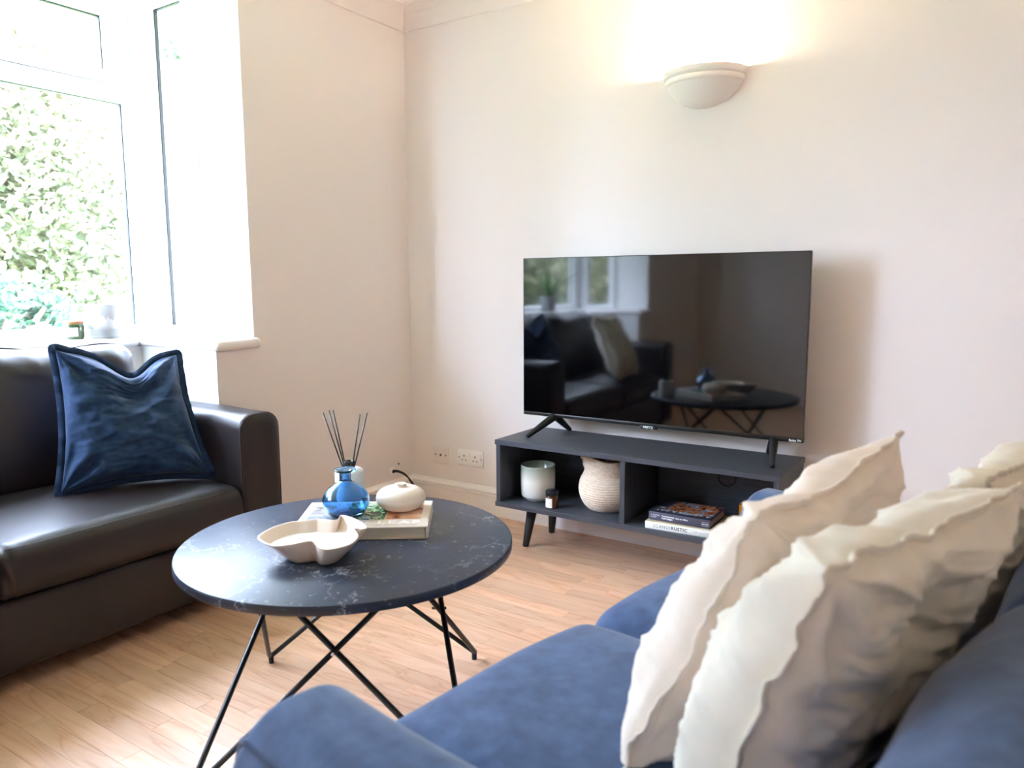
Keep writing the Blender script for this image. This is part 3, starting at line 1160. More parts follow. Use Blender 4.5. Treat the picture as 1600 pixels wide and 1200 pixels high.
def velvet_sofa():
    t = thing('velvet_sofa', 'slate blue velvet two-seater sofa facing the round coffee table', 'sofa', (*S_O, 0), -SA)
    # local x = depth (0 = front), local y = along the sofa
    LEN = 1.60
    D = 0.86
    AW = 0.215

    def slight(seed, amp=0.006, sc=3.5):
        def d(P, N, h):
            return P + N * (noise_arr(P, sc, seed) * amp)[:, None]
        return d
    rbox('base', (0.03, 0.03, 0.09), (D - 0.02, LEN - 0.03, 0.28), 0.025, M['fabric'], t, 3, (8, 16, 4), slight(1))
    for (y0, y1, sd) in ((0.03, 0.03 + AW, 3), (LEN - 0.03 - AW, LEN - 0.03, 6)):
        def da(P, N, h, sd=sd):
            P = P.copy()
            P[:, 2] += np.clip(P[:, 2] / h[2], 0, 1) ** 4 * 0.012 * (1 - (P[:, 1] / h[1]) ** 2)
            return P + N * (noise_arr(P, 4.0, sd) * 0.006)[:, None]
        arm = rbox('arm', (0.0, y0, 0.09), (D - 0.03, y1, 0.565), (0.045, 0.085, 0.10), M['fabric'], t, 7, (12, 5, 8), da)
        yo = y0 + 0.030 if sd == 3 else y1 - 0.030
        # welt along the outer top edge and down the front
        pts = [(0.012, yo, z) for z in (0.12, 0.30, 0.44)] + [(0.045 - 0.0335 * math.cos(a), yo, 0.465 + 0.0785 * math.sin(a)) for a in np.linspace(0.1, PI / 2, 8)] + [(x, yo, 0.5435) for x in (0.2, 0.4, D - 0.1)]
        tube('welt', catmull(pts, 3), 0.0045, M['fabric_seam'], arm, 6)
    ym = LEN / 2
    for (y0, y1, sd) in ((0.03 + AW + 0.004, ym - 0.003, 1), (ym + 0.003, LEN - 0.03 - AW - 0.004, 2)):
        def ds(P, N, h, sd=sd):
            x, y, z = P[:, 0] / h[0], P[:, 1] / h[1], P[:, 2] / h[2]
            P = P.copy()
            P[:, 2] += np.clip(z, 0, 1) * 0.030 * (1 - x ** 4) * (1 - y ** 4)
            P[:, 0] -= np.clip(-x, 0, 1) ** 2 * 0.022 * (1 - z ** 2) * (1 - y ** 4)
            P += N * (noise_arr(P, 4.0, sd) * 0.007)[:, None]
            return P
        rbox('seat_cushion', (-0.02, y0, 0.275), (D - 0.22, y1, 0.452), 0.065, M['fabric'], t, 7, (16, 16, 4), ds)
    rbox('back_frame', (D - 0.16, 0.05, 0.2), (D, LEN - 0.05, 0.64), 0.05, M['fabric'], t, 5, (3, 20, 6), slight(8))
    for (y0, y1, sd) in ((0.03 + AW * 0.55, ym - 0.003, 4), (ym + 0.003, LEN - 0.03 - AW * 0.55, 5)):
        def db(P, N, h, sd=sd):
            x, y, z = P[:, 0] / h[0], P[:, 1] / h[1], P[:, 2] / h[2]
            P = P.copy()
            P[:, 0] -= np.clip(-x, 0, 1) * 0.03 * (1 - y ** 2) * (1 - z ** 2)
            P[:, 2] += np.clip(z, 0, 1) * 0.02 * (1 - y ** 2)
            P[:, 0] += (z + 1) * 0.03
            P += N * (noise_arr(P, 5.0, sd) * 0.010 + np.abs(noise_arr(P, 9.0, sd + 1)) * -0.008)[:, None]
            return P
        rbox('back_cushion', (D - 0.225, y0, 0.44), (D - 0.045, y1, 0.715), 0.075, M['fabric'], t, 7, (3, 16, 14), db)
    for (x, y) in ((0.07, 0.10), (0.07, LEN - 0.10), (D - 0.09, 0.10), (D - 0.09, LEN - 0.10)):
        lathe('foot', [(0.0, 0), (0.018, 0), (0.026, 0.095), (0, 0.095)], M['leg_black'], t, 16, center=(x, y, 0))


velvet_sofa()


def spillow(name, label, BN, TN, TF, BF, thick, m, seed, **k):
    """cushion on the velvet sofa; corners as (along, depth, z); the front faces the coffee table"""
    ca, sa = math.cos(SA), math.sin(SA)
    mid = [(BN[i] + BF[i]) / 2 for i in range(3)]
    wx = S_O[0] + mid[1] * ca + mid[0] * sa
    wy = S_O[1] - mid[1] * sa + mid[0] * ca

    def loc(p):
        return (p[1] - mid[1], p[0] - mid[0], p[2] - 0.468)
    # seen from the front (from -x): near end is on the right
    return pillow(name, label, [loc(BF), loc(BN), loc(TN), loc(TF)], thick, m, m, (wx, wy, 0.468), rotz=-SA, seed=seed, **k)


spillow('linen_cushion', 'blush white linen cushion leaning at the front of the velvet sofa', (.41, .345, .468), (.555, .455, .80), (.97, .495, .85), (.87, .365, .468),
        0.19, M['pinklinen'], 11, chop=0.10, chop_u=0.15, wave=0.005, flange=0.010, n=90, wr=0.9, crease=0.010, front=1.1)
spillow('linen_cushion', 'oatmeal linen cushion behind the blush one on the velvet sofa', (.34, .475, .468), (.395, .60, .815), (.83, .685, .825), (.80, .52, .468),
        0.20, M['whitelinen'], 17, chop=0.06, chop_u=-0.05, wave=0.006, flange=0.010, n=90, wr=0.9, crease=0.011, front=1.3)
spillow('linen_cushion', 'stone linen cushion at the far seat of the velvet sofa', (.93, .505, .468), (.96, .62, .80), (1.36, .64, .805), (1.34, .52, .468),
        0.20, M['stonelinen'], 23, chop=0.05, wave=0.005, flange=0.010, wr=0.9, crease=0.010)

# ------------------------------------------------------------------ round coffee table
TC = (1.195, -1.615)
TZ = 0.475
ct = thing('coffee_table', 'round dark marble-look coffee table on crossed black steel legs', 'table', (*TC, 0))
R = 0.402
prof = [(0.0, TZ - 0.022), (R - 0.004, TZ - 0.022), (R, TZ - 0.020), (R, TZ - 0.0025), (R - 0.0008, TZ - 0.0008), (R - 0.0025, TZ), (0.0, TZ)]
top = lathe('table_top', prof, M['marble'], ct, 128)
top.data.set_sharp_from_angle(angle=math.radians(30))
eb = lathe('edge_band', [(R + 0.0002, TZ - 0.0205), (R + 0.0008, TZ - 0.0195), (R + 0.0008, TZ - 0.0032), (R + 0.0002, TZ - 0.0024)], M['marble'], ct, 128)
TH0 = -10.0


def tp(ang, rad, z):
    a = math.radians(ang)
    return Vector((rad * math.cos(a), rad * math.sin(a), z))


for k in range(4):
    th = TH0 + 90 * k
    foot = tp(th, 0.418, 0.017)
    e = 0.008
    # the two arms of one bent rod: one runs to each neighbouring corner, passing the crossing rod on the outside / inside
    ta = tp(th + 90, 0.245, TZ - 0.024) + tp(th + 45, e, 0)
    tb = tp(th - 90, 0.245, TZ - 0.024) - tp(th - 45, e, 0)
    path = fillet([ta, foot + tp(th, 0.012, -0.004), tb], 0.028, 9)
    leg = tube('leg', path, 0.0068, M['black_metal'], ct, 10)
    lathe('rubber_foot', [(0, 0), (0.0075, 0), (0.0075, path[5][2] - 0.003), (0, path[5][2] - 0.003)], M['black_plastic'], leg, 12, center=(path[5][0], path[5][1], 0))
    # bolt where the rods cross
    s = 0.418 / (0.418 + 0.245)
    X = tp(th, 0.418, 0.017) * (1 - s) + tp(th + 90, 0.245, TZ - 0.024) * s
    d = tp(th + 45, 1, 0).normalized()
    tube('bolt', [X - d * 0.018, X + d * 0.018], 0.0035, M['plastic_white'] if k == 3 else M['black_metal'], leg, 8)
for k in range(4):
    pa, pb = tp(TH0 + 90 * k, 0.245, TZ - 0.026), tp(TH0 + 90 * k + 90, 0.245, TZ - 0.026)
    tube('top_rail', [pa, pb], 0.0055, M['black_metal'], ct, 8)

# ------------------------------------------------------------------ TV stand
SX0, SX1, SY0, SY1, SZB, SZT = 0.782, 1.928, -0.387, -0.042, 0.186, 0.466
st = thing('tv_stand', 'low charcoal wood-grain TV stand with two open bays on tapered legs', 'tv stand', ((SX0 + SX1) / 2, (SY0 + SY1) / 2, 0))
ox, oy = st.location[0], st.location[1]


def SL(p):
    return (p[0] - ox, p[1] - oy, p[2])


BT = 0.020
bevelled('top_board', SL((SX0, SY0, SZT - BT)), SL((SX1, SY1, SZT)), 0.001, M['ash'], st, 1)
bevelled('bottom_board', SL((SX0, SY0, SZB)), SL((SX1, SY1, SZB + BT)), 0.001, M['ash'], st, 1)
for x in (SX0 + 0.004, SX1 - 0.004 - BT):
    bevelled('side_panel', SL((x, SY0 + 0.004, SZB + BT)), SL((x + BT, SY1, SZT - BT)), 0.0008, M['ash_v'], st, 1)
bevelled('divider', SL((1.345, SY0 + 0.006, SZB + BT)), SL((1.345 + BT, SY1 - 0.012, SZT - BT)), 0.0008, M['ash_v'], st, 1)
bp = MB().box(SL((SX0 + 0.024, SY1 - 0.010, SZB + BT)), SL((SX1 - 0.024, SY1 - 0.002, SZT - BT))).build('back_panel', M['ash_back'], st)
gx, gz = 1.645, 0.352
gr = MB()
tube_mb(gr, [SL((gx + 0.034 * math.cos(a), SY1 - 0.0115, gz + 0.034 * math.sin(a))) for a in np.linspace(0, 2 * PI, 32, endpoint=False)], 0.0035, 6, True)
tube_mb(gr, [SL((gx + 0.030 + 0.026 * math.cos(a), SY1 - 0.0115, gz + 0.026 * math.sin(a))) for a in np.linspace(PI * 0.63, PI * 1.37, 12)], 0.0012, 6)
gr.build('cable_grommet', M['black_plastic'], bp, True)
for (x, y, dx, dy) in ((0.872, -0.292, -0.010, -0.012), (0.872, -0.075, -0.010, 0.010), (1.838, -0.292, 0.010, -0.012), (1.838, -0.075, 0.010, 0.010)):
    lp = [SL((x, y, 0)), SL((x - dx * 0.02, y - dy * 0.02, 0.004)), SL((x - dx * 2.2, y - dy * 2.2, SZB))]
    tube('leg', lp, 0.015, M['leg_black'], st, 16, taper=[0.0125, 0.0135, 0.024])

# ------------------------------------------------------------------ television
tv = thing('television', 'large flat black television standing on the charcoal TV stand', 'television', (1.364, -0.165, SZT))
TX0, TX1, TZ0, TZ1, TY = 0.784, 1.945, 0.541, 1.208, -0.165


def TL_(p):
    return (p[0] - 1.364, p[1] + 0.165, p[2] - SZT)


bevelled('housing', TL_((TX0 + 0.001, TY + 0.002, TZ0 + 0.001)), TL_((TX1 - 0.001, TY + 0.022, TZ1 - 0.001)), 0.002, M['tv_body'], tv, 2)
bevelled('rear_housing', TL_((TX0 + 0.12, TY + 0.022, TZ0 + 0.02)), TL_((TX1 - 0.12, TY + 0.075, TZ0 + 0.40)), 0.015, M['tv_body'], tv, 2)
sc_ = bevelled('screen', TL_((TX0 + 0.002, TY - 0.001, TZ0 + 0.016)), TL_((TX1 - 0.002, TY + 0.003, TZ1 - 0.002)), 0.0006, M['screen'], tv, 1)
bz = bevelled('bottom_bezel', TL_((TX0, TY - 0.004, TZ0)), TL_((TX1, TY + 0.020, TZ0 + 0.0155)), 0.003, M['tv_body'], tv, 2)
fm = MB()
for (a, b) in (((TX0, TZ0), (TX0 + 0.002, TZ1)), ((TX1 - 0.002, TZ0), (TX1, TZ1)), ((TX0, TZ1 - 0.002), (TX1, TZ1))):
    fm.box(TL_((a[0], TY - 0.002, a[1])), TL_((b[0], TY + 0.004, b[1])))
fm.build('rim', M['tv_body'], tv)
lt = bevelled('logo_tab', TL_((1.330, TY - 0.006, TZ0 - 0.008)), TL_((1.398, TY + 0.01, TZ0 + 0.006)), 0.003, M['tv_body'], tv, 2)
text('logo', 'METZ', 0.0125, M['white_print'], lt, frame_m(TL_((1.364, TY - 0.0063, TZ0 - 0.0048)), (1, 0, 0), (0, 0, 1)), 0.0002, 1.1, 0.0006, 1.25, 'CENTER')
text('logo', 'Roku TV', 0.0115, M['white_print'], bz, frame_m(TL_((TX1 - 0.048, TY - 0.0042, TZ0 + 0.0035)), (1, 0, 0), (0, 0, 1)), 0.0002, 1.0, 0.0003)
for (xa, xf, xb) in ((0.935, 0.876, 0.956), (1.842, 1.872, 1.800)):
    fo = MB()
    for (tx, ty) in ((xf, -0.285), (xb, -0.062)):
        pa, pb = Vector(TL_((xa, TY + 0.010, TZ0 + 0.004))), Vector(TL_((tx, ty, SZT + 0.006)))
        pm = pa.lerp(pb, 0.12)
        tube_mb(fo, [pa, pm, pa.lerp(pb, 0.55), pb.lerp(pa, 0.04), pb], 0.012, 10, taper=[0.018, 0.0165, 0.0135, 0.0095, 0.0085])
    fo.build('foot', M['black_plastic'], tv, True)

# ------------------------------------------------------------------ things on the TV stand
SF = SZB + BT
# big reactive-glaze planter
PB = []


def vessel(name, label, cat, loc, prof, m, part='body', seg=56, group=None, rotz=0):
    t = thing(name, label, cat, loc, rotz, group)
    lathe(part, prof, m, t, seg)
    return t


def glaze_mat():
    m, n, l, b = mk('sage_to_white_glaze')
    tc = n.new('ShaderNodeTexCoord')
    sp = n.new('ShaderNodeSeparateXYZ')
    l.new(tc.outputs['Object'], sp.inputs[0])
    r = n.new('ShaderNodeValToRGB')
    r.color_ramp.elements[0].position = 0.085
    r.color_ramp.elements[0].color = (*lin((226, 224, 216)), 1)
    r.color_ramp.elements[1].position = 0.138
    r.color_ramp.elements[1].color = (*lin((150, 158, 142)), 1)
    l.new(sp.outputs['Z'], r.inputs['Fac'])
    l.new(r.outputs['Color'], b.inputs['Base Color'])
    b.inputs['Roughness'].default_value = 0.15
    b.inputs['Coat Weight'].default_value = 0.5
    return m


vessel('glazed_pot', 'sage and white glazed pot at the end of the TV stand shelf', 'pot', (0.915, -0.262, SF),
       [(0, 0), (0.048, 0), (0.052, 0.003), (0.053, 0.010), (0.066, 0.014), (0.0705, 0.022), (0.072, 0.06), (0.072, 0.146), (0.0705, 0.149), (0.068, 0.147), (0.067, 0.06), (0.064, 0.024), (0, 0.020)], glaze_mat())
t = vessel('amber_jar', 'small amber glass candle jar with black lid on the TV stand', 'jar', (1.028, -0.338, SF),
           [(0, 0), (0.023, 0), (0.026, 0.003), (0.026, 0.046), (0.0245, 0.050), (0, 0.050)], M['amber'], 'glass')
lathe('lid', [(0, 0.050), (0.0265, 0.050), (0.027, 0.052), (0.0265, 0.054), (0.027, 0.056), (0.0265, 0.058), (0.027, 0.060), (0.027, 0.069), (0.0255, 0.071), (0, 0.071)], M['blacklid'], t, 40)
lathe('paper_label', [(0.0264, 0.004), (0.0264, 0.042)], M['paper'], t, 20, math.radians(190), math.radians(300))


# rope basket with a folded, slumping neck
def basket():
    t = thing('rope_basket', 'squat coiled rope basket with a folded neck on the TV stand', 'basket', (1.218, -0.212, SF))
    key = [(0.0, 0.002), (0.070, 0.003), (0.092, 0.014), (0.110, 0.042), (0.1175, 0.075), (0.112, 0.108), (0.099, 0.132), (0.092, 0.146), (0.092, 0.158), (0.096, 0.170), (0.096, 0.186), (0.091, 0.204), (0.087, 0.222)]
    cur = catmull([(k[0], k[1]) for k in key], 12)
    cur = [np.array(c) for c in cur]
    d = [0]
    for i in range(1, len(cur)):
        d.append(d[-1] + np.linalg.norm(cur[i] - cur[i - 1]))
    d = np.array(d)
    pitch = 0.0100
    ss = np.linspace(0, d[-1], int(d[-1] / pitch) * 5)
    cx = np.interp(ss, d, [c[0] for c in cur])
    cz = np.interp(ss, d, [c[1] for c in cur])
    prof = []
    for i, s in enumerate(ss):
        b = abs(math.sin(PI * s / pitch)) ** 0.6 * 0.0048
        i0, i1 = max(i - 1, 0), min(i + 1, len(ss) - 1)
        tx, tz = cx[i1] - cx[i0], cz[i1] - cz[i0]
        ln = math.hypot(tx, tz) + 1e-9
        prof.append((max(cx[i] + tz / ln * b, 0.0), cz[i] - tx / ln * b))
    inner = [(c[0] - 0.006, c[1]) for c in cur[::-1] if c[1] > 0.03 and c[0] > 0.02]

    def warp(V):
        V = V.copy()
        z = V[:, 2]
        k = np.clip((z - 0.13) / 0.09, 0, 1)
        ang = np.arctan2(V[:, 1], V[:, 0])
        # the neck slumps: one side high, the other low, and it leans back
        V[:, 2] += k * (0.016 * np.cos(ang - 2.8) - 0.006)
        V[:, 0] += k * -0.010
        V[:, 1] += k * 0.006
        V[:, 2] += 0.006 * np.sin(ang * 2 + 1.0) * np.clip(z / 0.12, 0, 1)
        V[:, :2] *= (1 + 0.025 * np.sin(ang * 3 + 0.5 + z * 10))[:, None]
        return V
    lathe('body', prof, M['rope'], t, 72, deform=warp)
    lathe('lining', inner, M['rope'], t, 48, deform=warp)
    # one handle loop standing off the neck
    tube('handle', catmull([(-0.090, 0.03, 0.160), (-0.110, 0.005, 0.180), (-0.112, -0.02, 0.196), (-0.088, -0.045, 0.206)], 6), 0.006, M['rope'], t, 8)


basket()

# two stacked books in the right-hand bay
BA = math.radians(11)


def book(name, label, loc, rotz, w, d, h, cover, spine, pages=M['pages'], spine_y='front', cov=0.003):
    """w along local x, d along local y (spine towards -y), resting at z = 0"""
    t = thing(name, label, 'book', loc, rotz)
    o1 = bevelled('back_cover', (-w / 2, -d / 2, 0), (w / 2, d / 2, cov), 0.0006, cover, t, 1)
    o2 = bevelled('front_cover', (-w / 2, -d / 2, h - cov), (w / 2, d / 2, h), 0.0006, cover, t, 1)
    bevelled('page_block', (-w / 2 + 0.004, -d / 2 + 0.003, cov), (w / 2 - 0.004, d / 2 - 0.004, h - cov), 0.0, pages, t, 1)
    sp = bevelled('spine', (-w / 2, -d / 2 - 0.0015, 0), (w / 2, -d / 2 + 0.0022, h), 0.0012, spine, t, 2)
    return t, o2, sp


b1, c1, s1 = book('hardback_book', 'white-spined hardback lying under the dark book on the TV stand', (1.572, -0.268, SF), BA * 0.0 + math.radians(2.5), 0.258, 0.205, 0.027, M['cover_cream'], M['spine_white'])
zz = 0.0085
text('spine_text', 'SCANDI', 0.0165, M['ink'], s1, frame_m((-0.098, -0.1043, zz), (1, 0, 0), (0, 0, 1)), 0.0001, 1.15)
text('spine_text', 'RUSTIC', 0.0165, mat('dark_ink', (70, 72, 74), 0.7), s1, frame_m((-0.0305, -0.1043, zz), (1, 0, 0), (0, 0, 1)), 0.0001, 1.15, 0.0005)
rl = MB()
for i in range(26):
    wd = 0.0012 + 0.0012 * ((i * 7) % 3) / 2
    if i in (8, 9, 14, 20):
        continue
    rl.box((0.052 + i * 0.0022, -0.1042, 0.0125), (0.052 + i * 0.0022 + wd * 0.8, -0.1040, 0.0142))
rl.build('fine_print', M['ink'], s1)
lg = MB()
tube_mb(lg, [(0.113 + 0.0055 * math.cos(a), -0.1042, 0.0135 + 0.0055 * math.sin(a)) for a in np.linspace(0, 2 * PI, 20, endpoint=False)], 0.0003, 4, True)
lg.box((0.1115, -0.1043, 0.0128), (0.1145, -0.1041, 0.0142)).box((0.1123, -0.1043, 0.0112), (0.1137, -0.1041, 0.0158))
lg.build('publisher_mark', M['ink'], s1)

b2, c2, s2 = book('hardback_book', 'dark blue hardback with a coffee photo lying on top of the white-spined book', (1.566, -0.262, SF + 0.0272), math.radians(1.0), 0.232, 0.178, 0.032, M['cover_navy'], M['spine_navy'])
ys = -0.178 / 2 - 0.0018
text('spine_text', 'A COFFEE\nA DAY', 0.0078, M['white_print'], s2, frame_m((-0.108, ys, 0.018), (1, 0, 0), (0, 0, 1)), 0.0001)
text('spine_text', 'Contemporary\nCaf\u00e9 Designs', 0.0085, M['white_print'], s2, frame_m((-0.066, ys, 0.018), (1, 0, 0), (0, 0, 1)), 0.0001, 0.95, 0.0003)
text('spine_text', 'Chris van Uffelen', 0.0085, M['white_print'], s2, frame_m((-0.014, ys, 0.0165), (1, 0, 0), (0, 0, 1)), 0.0001, 0.95, 0.0002, 0.85)
pm_ = MB()
tube_mb(pm_, fillet([(0.085, ys, 0.008), (0.085, ys, 0.022), (0.109, ys, 0.022), (0.109, ys, 0.008), (0.085, ys, 0.008), (0.085, ys, 0.012)], 0.004, 4), 0.0004, 4)
pm_.build('publisher_mark', M['white_print'], s2)
text('spine_text', 'BRAUN', 0.0062, M['white_print'], s2, frame_m((0.097, ys, 0.0128), (1, 0, 0), (0, 0, 1)), 0.0001, 0.95, 0.0002, 1.0, 'CENTER')


def photo_mat(name, stops, scale=9.0, detail=6, axis='noise', seed=0.0):
    m, n, l, b = mk(name)
    tc = n.new('ShaderNodeTexCoord')
    mp = n.new('ShaderNodeMapping')
    mp.inputs['Location'].default_value = (seed, seed * 1.3, 0)
    l.new(tc.outputs['Object'], mp.inputs['Vector'])
    t = n.new('ShaderNodeTexNoise')
    t.inputs['Scale'].default_value = scale
    t.inputs['Detail'].default_value = detail
    t.inputs['Distortion'].default_value = 1.2
    l.new(mp.outputs[0], t.inputs['Vector'])
    r = n.new('ShaderNodeValToRGB')
    e = r.color_ramp.elements
    e[0].position, e[0].color = stops[0][0], (*lin(stops[0][1]), 1)
    e[1].position, e[1].color = stops[-1][0], (*lin(stops[-1][1]), 1)
    for p, c in stops[1:-1]:
        q = e.new(p)
        q.color = (*lin(c), 1)
    l.new(t.outputs['Fac'], r.inputs['Fac'])
    l.new(r.outputs['Color'], b.inputs['Base Color'])
    b.inputs['Roughness'].default_value = 0.25
    return m


pc = photo_mat('coffee_photo_print', [(0.3, (48, 26, 20)), (0.43, (150, 80, 50)), (0.5, (200, 130, 90)), (0.56, (96, 56, 52)), (0.62, (176, 190, 208)), (0.7, (70, 60, 70))], 26, 5)
MB().box((-0.066, -0.042, 0.032), (0.108, 0.084, 0.0323)).build('cover_photo', pc, c2)
text('cover_text', 'A COFFEE A DAY', 0.0235, M['white_print'], c2, frame_m((0.103, -0.047, 0.0321), (-1, 0, 0), (0, -1, 0)), 0.0002, 1.15)
text('cover_text', 'CHRIS\nVAN\nUFFELEN', 0.006, M['white_print'], c2, frame_m((-0.078, -0.026, 0.0321), (-1, 0, 0), (0, -1, 0)), 0.0001)

vessel('amber_tumbler', 'amber glass candle tumbler behind the books on the TV stand', 'candle', (1.765, -0.155, SF),
       [(0, 0), (0.036, 0), (0.038, 0.003), (0.038, 0.082), (0.0365, 0.083), (0.035, 0.081), (0.034, 0.05), (0, 0.05)], M['orangeglass'], 'glass')

# ------------------------------------------------------------------ things on the coffee table
# picture book: corners of its cover found from the photograph's perspective
BKA = math.atan2(0.172, 0.281)
bk = thing('picture_book', 'large ivory picture book lying on the round coffee table', 'book', (1.157, -1.516, TZ), math.radians(36))
bw, bd, bh = 0.330, 0.228, 0.031
bevelled('back_cover', (-bw / 2, -bd / 2, 0), (bw / 2, bd / 2, 0.003), 0.0006, M['cover_taupe'], bk, 1)
fc = bevelled('front_cover', (-bw / 2, -bd / 2, bh - 0.003), (bw / 2, bd / 2, bh), 0.0006, M['cover_ivory'], bk, 1)
bevelled('page_block', (-bw / 2 + 0.006, -bd / 2 + 0.005, 0.003), (bw / 2 - 0.006, bd / 2 - 0.003, bh - 0.003), 0, M['pages'], bk, 1)
bevelled('spine', (bw / 2 - 0.003, -bd / 2, 0), (bw / 2 + 0.0015, bd / 2, bh), 0.001, M['cover_ivory'], bk, 1)
MB().box((-bw / 2 + 0.001, -bd / 2 + 0.001, bh), (bw / 2 - 0.001, -bd / 2 + 0.062, bh + 0.0003)).build('title_band', M['cover_taupe'], fc)
p1 = photo_mat('grey_photo_print', [(0.3, (70, 74, 84)), (0.45, (150, 160, 172)), (0.55, (196, 202, 210)), (0.65, (120, 96, 86))], 12, 5)
p2 = photo_mat('plant_photo_print', [(0.35, (26, 44, 34)), (0.45, (48, 108, 62)), (0.52, (110, 160, 96)), (0.58, (206, 214, 190)), (0.66, (90, 120, 110))], 46, 6)
p3 = photo_mat('sand_photo_print', [(0.34, (60, 48, 46)), (0.42, (214, 150, 116)), (0.5, (232, 204, 180)), (0.6, (198, 124, 70))], 9, 2, seed=3.0)
for (x0, x1, mm) in ((-0.145, -0.050, p1), (-0.050, 0.052, p2), (0.052, 0.145, p3)):
    MB().box((x0, -bd / 2 + 0.064, bh), (x1, bd / 2 - 0.014, bh + 0.0003)).build('cover_photo', mm, fc)
text('title', 'NEW LEAF', 0.034, M['white_print'], fc, frame_m((bw / 2 - 0.020, -bd / 2 + 0.028, bh + 0.0003), (1, 0, 0), (0, 1, 0)), 0.0002, 1.15, 0.0004, 1.35, 'RIGHT')
sub = MB()
for i in range(40):
    if i % 9 == 4:
        continue
    sub.box((-0.055 + i * 0.0049, -bd / 2 + 0.015, bh + 0.0003), (-0.055 + i * 0.0049 + 0.0034, -bd / 2 + 0.0185, bh + 0.0005))
sub.build('subtitle', mat('taupe_ink', (150, 134, 118), 0.6), fc)

BZ = TZ + bh + 0.0006
# blue glass vase
bv = thing('blue_vase', 'round blue glass bud vase standing on the picture book', 'vase', (1.119, -1.549, BZ))
outer = catmull([(0.0, 0.0015), (0.034, 0.0), (0.046, 0.006), (0.057, 0.022), (0.0605, 0.038), (0.057, 0.054), (0.046, 0.070), (0.030, 0.082), (0.0175, 0.089), (0.0150, 0.095), (0.0150, 0.108), (0.0165, 0.113), (0.027, 0.116), (0.0285, 0.119), (0.0270, 0.1215)], 5)
inner = catmull([(0.0245, 0.1205), (0.013, 0.116), (0.0118, 0.106), (0.0118, 0.095), (0.0145, 0.0865), (0.027, 0.079), (0.043, 0.067), (0.0540, 0.053), (0.0575, 0.038), (0.054, 0.022), (0.044, 0.010), (0.030, 0.006), (0.0, 0.009)], 5)
lathe('glass', [tuple(p) for p in outer] + [tuple(p) for p in inner], M['blueglass'], bv, 64)
# squat white vase
sv = thing('squat_vase', 'squat cream ceramic bud vase with a tiny neck on the picture book', 'vase', (1.203, -1.432, BZ))
outer = catmull([(0.0, 0.001), (0.030, 0.0), (0.050, 0.006), (0.0635, 0.022), (0.0655, 0.032), (0.060, 0.046), (0.043, 0.057), (0.022, 0.0605), (0.0155, 0.062), (0.0148, 0.066), (0.0155, 0.0685), (0.0142, 0.0692)], 5)
lathe('body', [tuple(p) for p in outer] + [(0.0125, 0.068), (0.0118, 0.063), (0.012, 0.055), (0, 0.052)], M['ceramic'], sv, 64)

# reed diffuser on the table behind the book
rd = thing('reed_diffuser', 'frosted reed diffuser with black collar behind the blue vase', 'diffuser', (0.952, -1.372, TZ))
segs = 96
prof = [(0, 0), (0.036, 0), (0.040, 0.003), (0.041, 0.010), (0.041, 0.086), (0.039, 0.092), (0.033, 0.095), (0.016, 0.0955), (0, 0.0955)]


def ribs(V):
    V = V.copy()
    a = np.arctan2(V[:, 1], V[:, 0])
    k = ((V[:, 2] > 0.005) & (V[:, 2] < 0.09))
    V[:, :2] *= (1 + np.where(k, 0.012 * np.cos(a * 32), 0))[:, None]
    return V


lathe('bottle', prof, M['frosted'], rd, 192, deform=ribs)
lathe('collar', [(0.0, 0.0955), (0.0165, 0.0955), (0.0172, 0.097), (0.0172, 0.117), (0.0165, 0.118), (0.010, 0.118), (0.010, 0.112), (0, 0.112)], M['blacklid'], rd, 32)
for (x0, x1, y1, ztop) in ((-0.005, -0.063, -0.01, 0.262), (-0.003, -0.056, 0.004, 0.266), (-0.002, -0.050, 0.012, 0.266), (0.004, 0.036, 0.0, 0.255), (0.006, 0.050, 0.010, 0.258)):
    # spread across the view, the short side of the table
    ax = Vector((math.cos(CAM_YAW), math.sin(CAM_YAW), 0))
    tube('reed', [ax * (-x1 * 0.06) + Vector((0, 0, 0.03)), ax * x1 + Vector((0, y1, ztop))], 0.0019, M['black_plastic'], rd, 8)

# lobed bowl candle
bo = thing('lobed_bowl', 'cream ceramic lobed bowl of white candle wax on the coffee table', 'candle', (1.222, -1.738, TZ))
rim = [(-0.098, -0.093), (-0.113, -0.041), (-0.108, -0.002), (-0.096, 0.018), (-0.077, 0.036), (-0.066, 0.054), (-0.044, 0.061), (-0.017, 0.074), (-0.030, 0.104),
       (0.029, 0.100), (0.085, 0.075), (0.083, 0.059), (0.068, 0.052), (0.110, 0.020), (0.126, -0.024), (0.109, -0.066), (0.080, -0.070), (0.036, -0.052), (0.012, -0.090), (-0.015, -0.114), (-0.062, -0.112)]
ol = np.array(catmull(rim, 6, True))
cen = np.array([0.01, -0.012])
HB = 0.060


def ring_at(sc, off=0.0):
    q = cen + (ol - cen) * sc
    if off:
        tq = np.roll(q, -1, 0) - np.roll(q, 1, 0)
        nn = np.stack([tq[:, 1], -tq[:, 0]], 1)
        nn /= np.linalg.norm(nn, axis=1, keepdims=True) + 1e-9
        sgn = 1 if np.sum(nn * (q - cen)) > 0 else -1
        q = q - nn * sgn * off
    return q


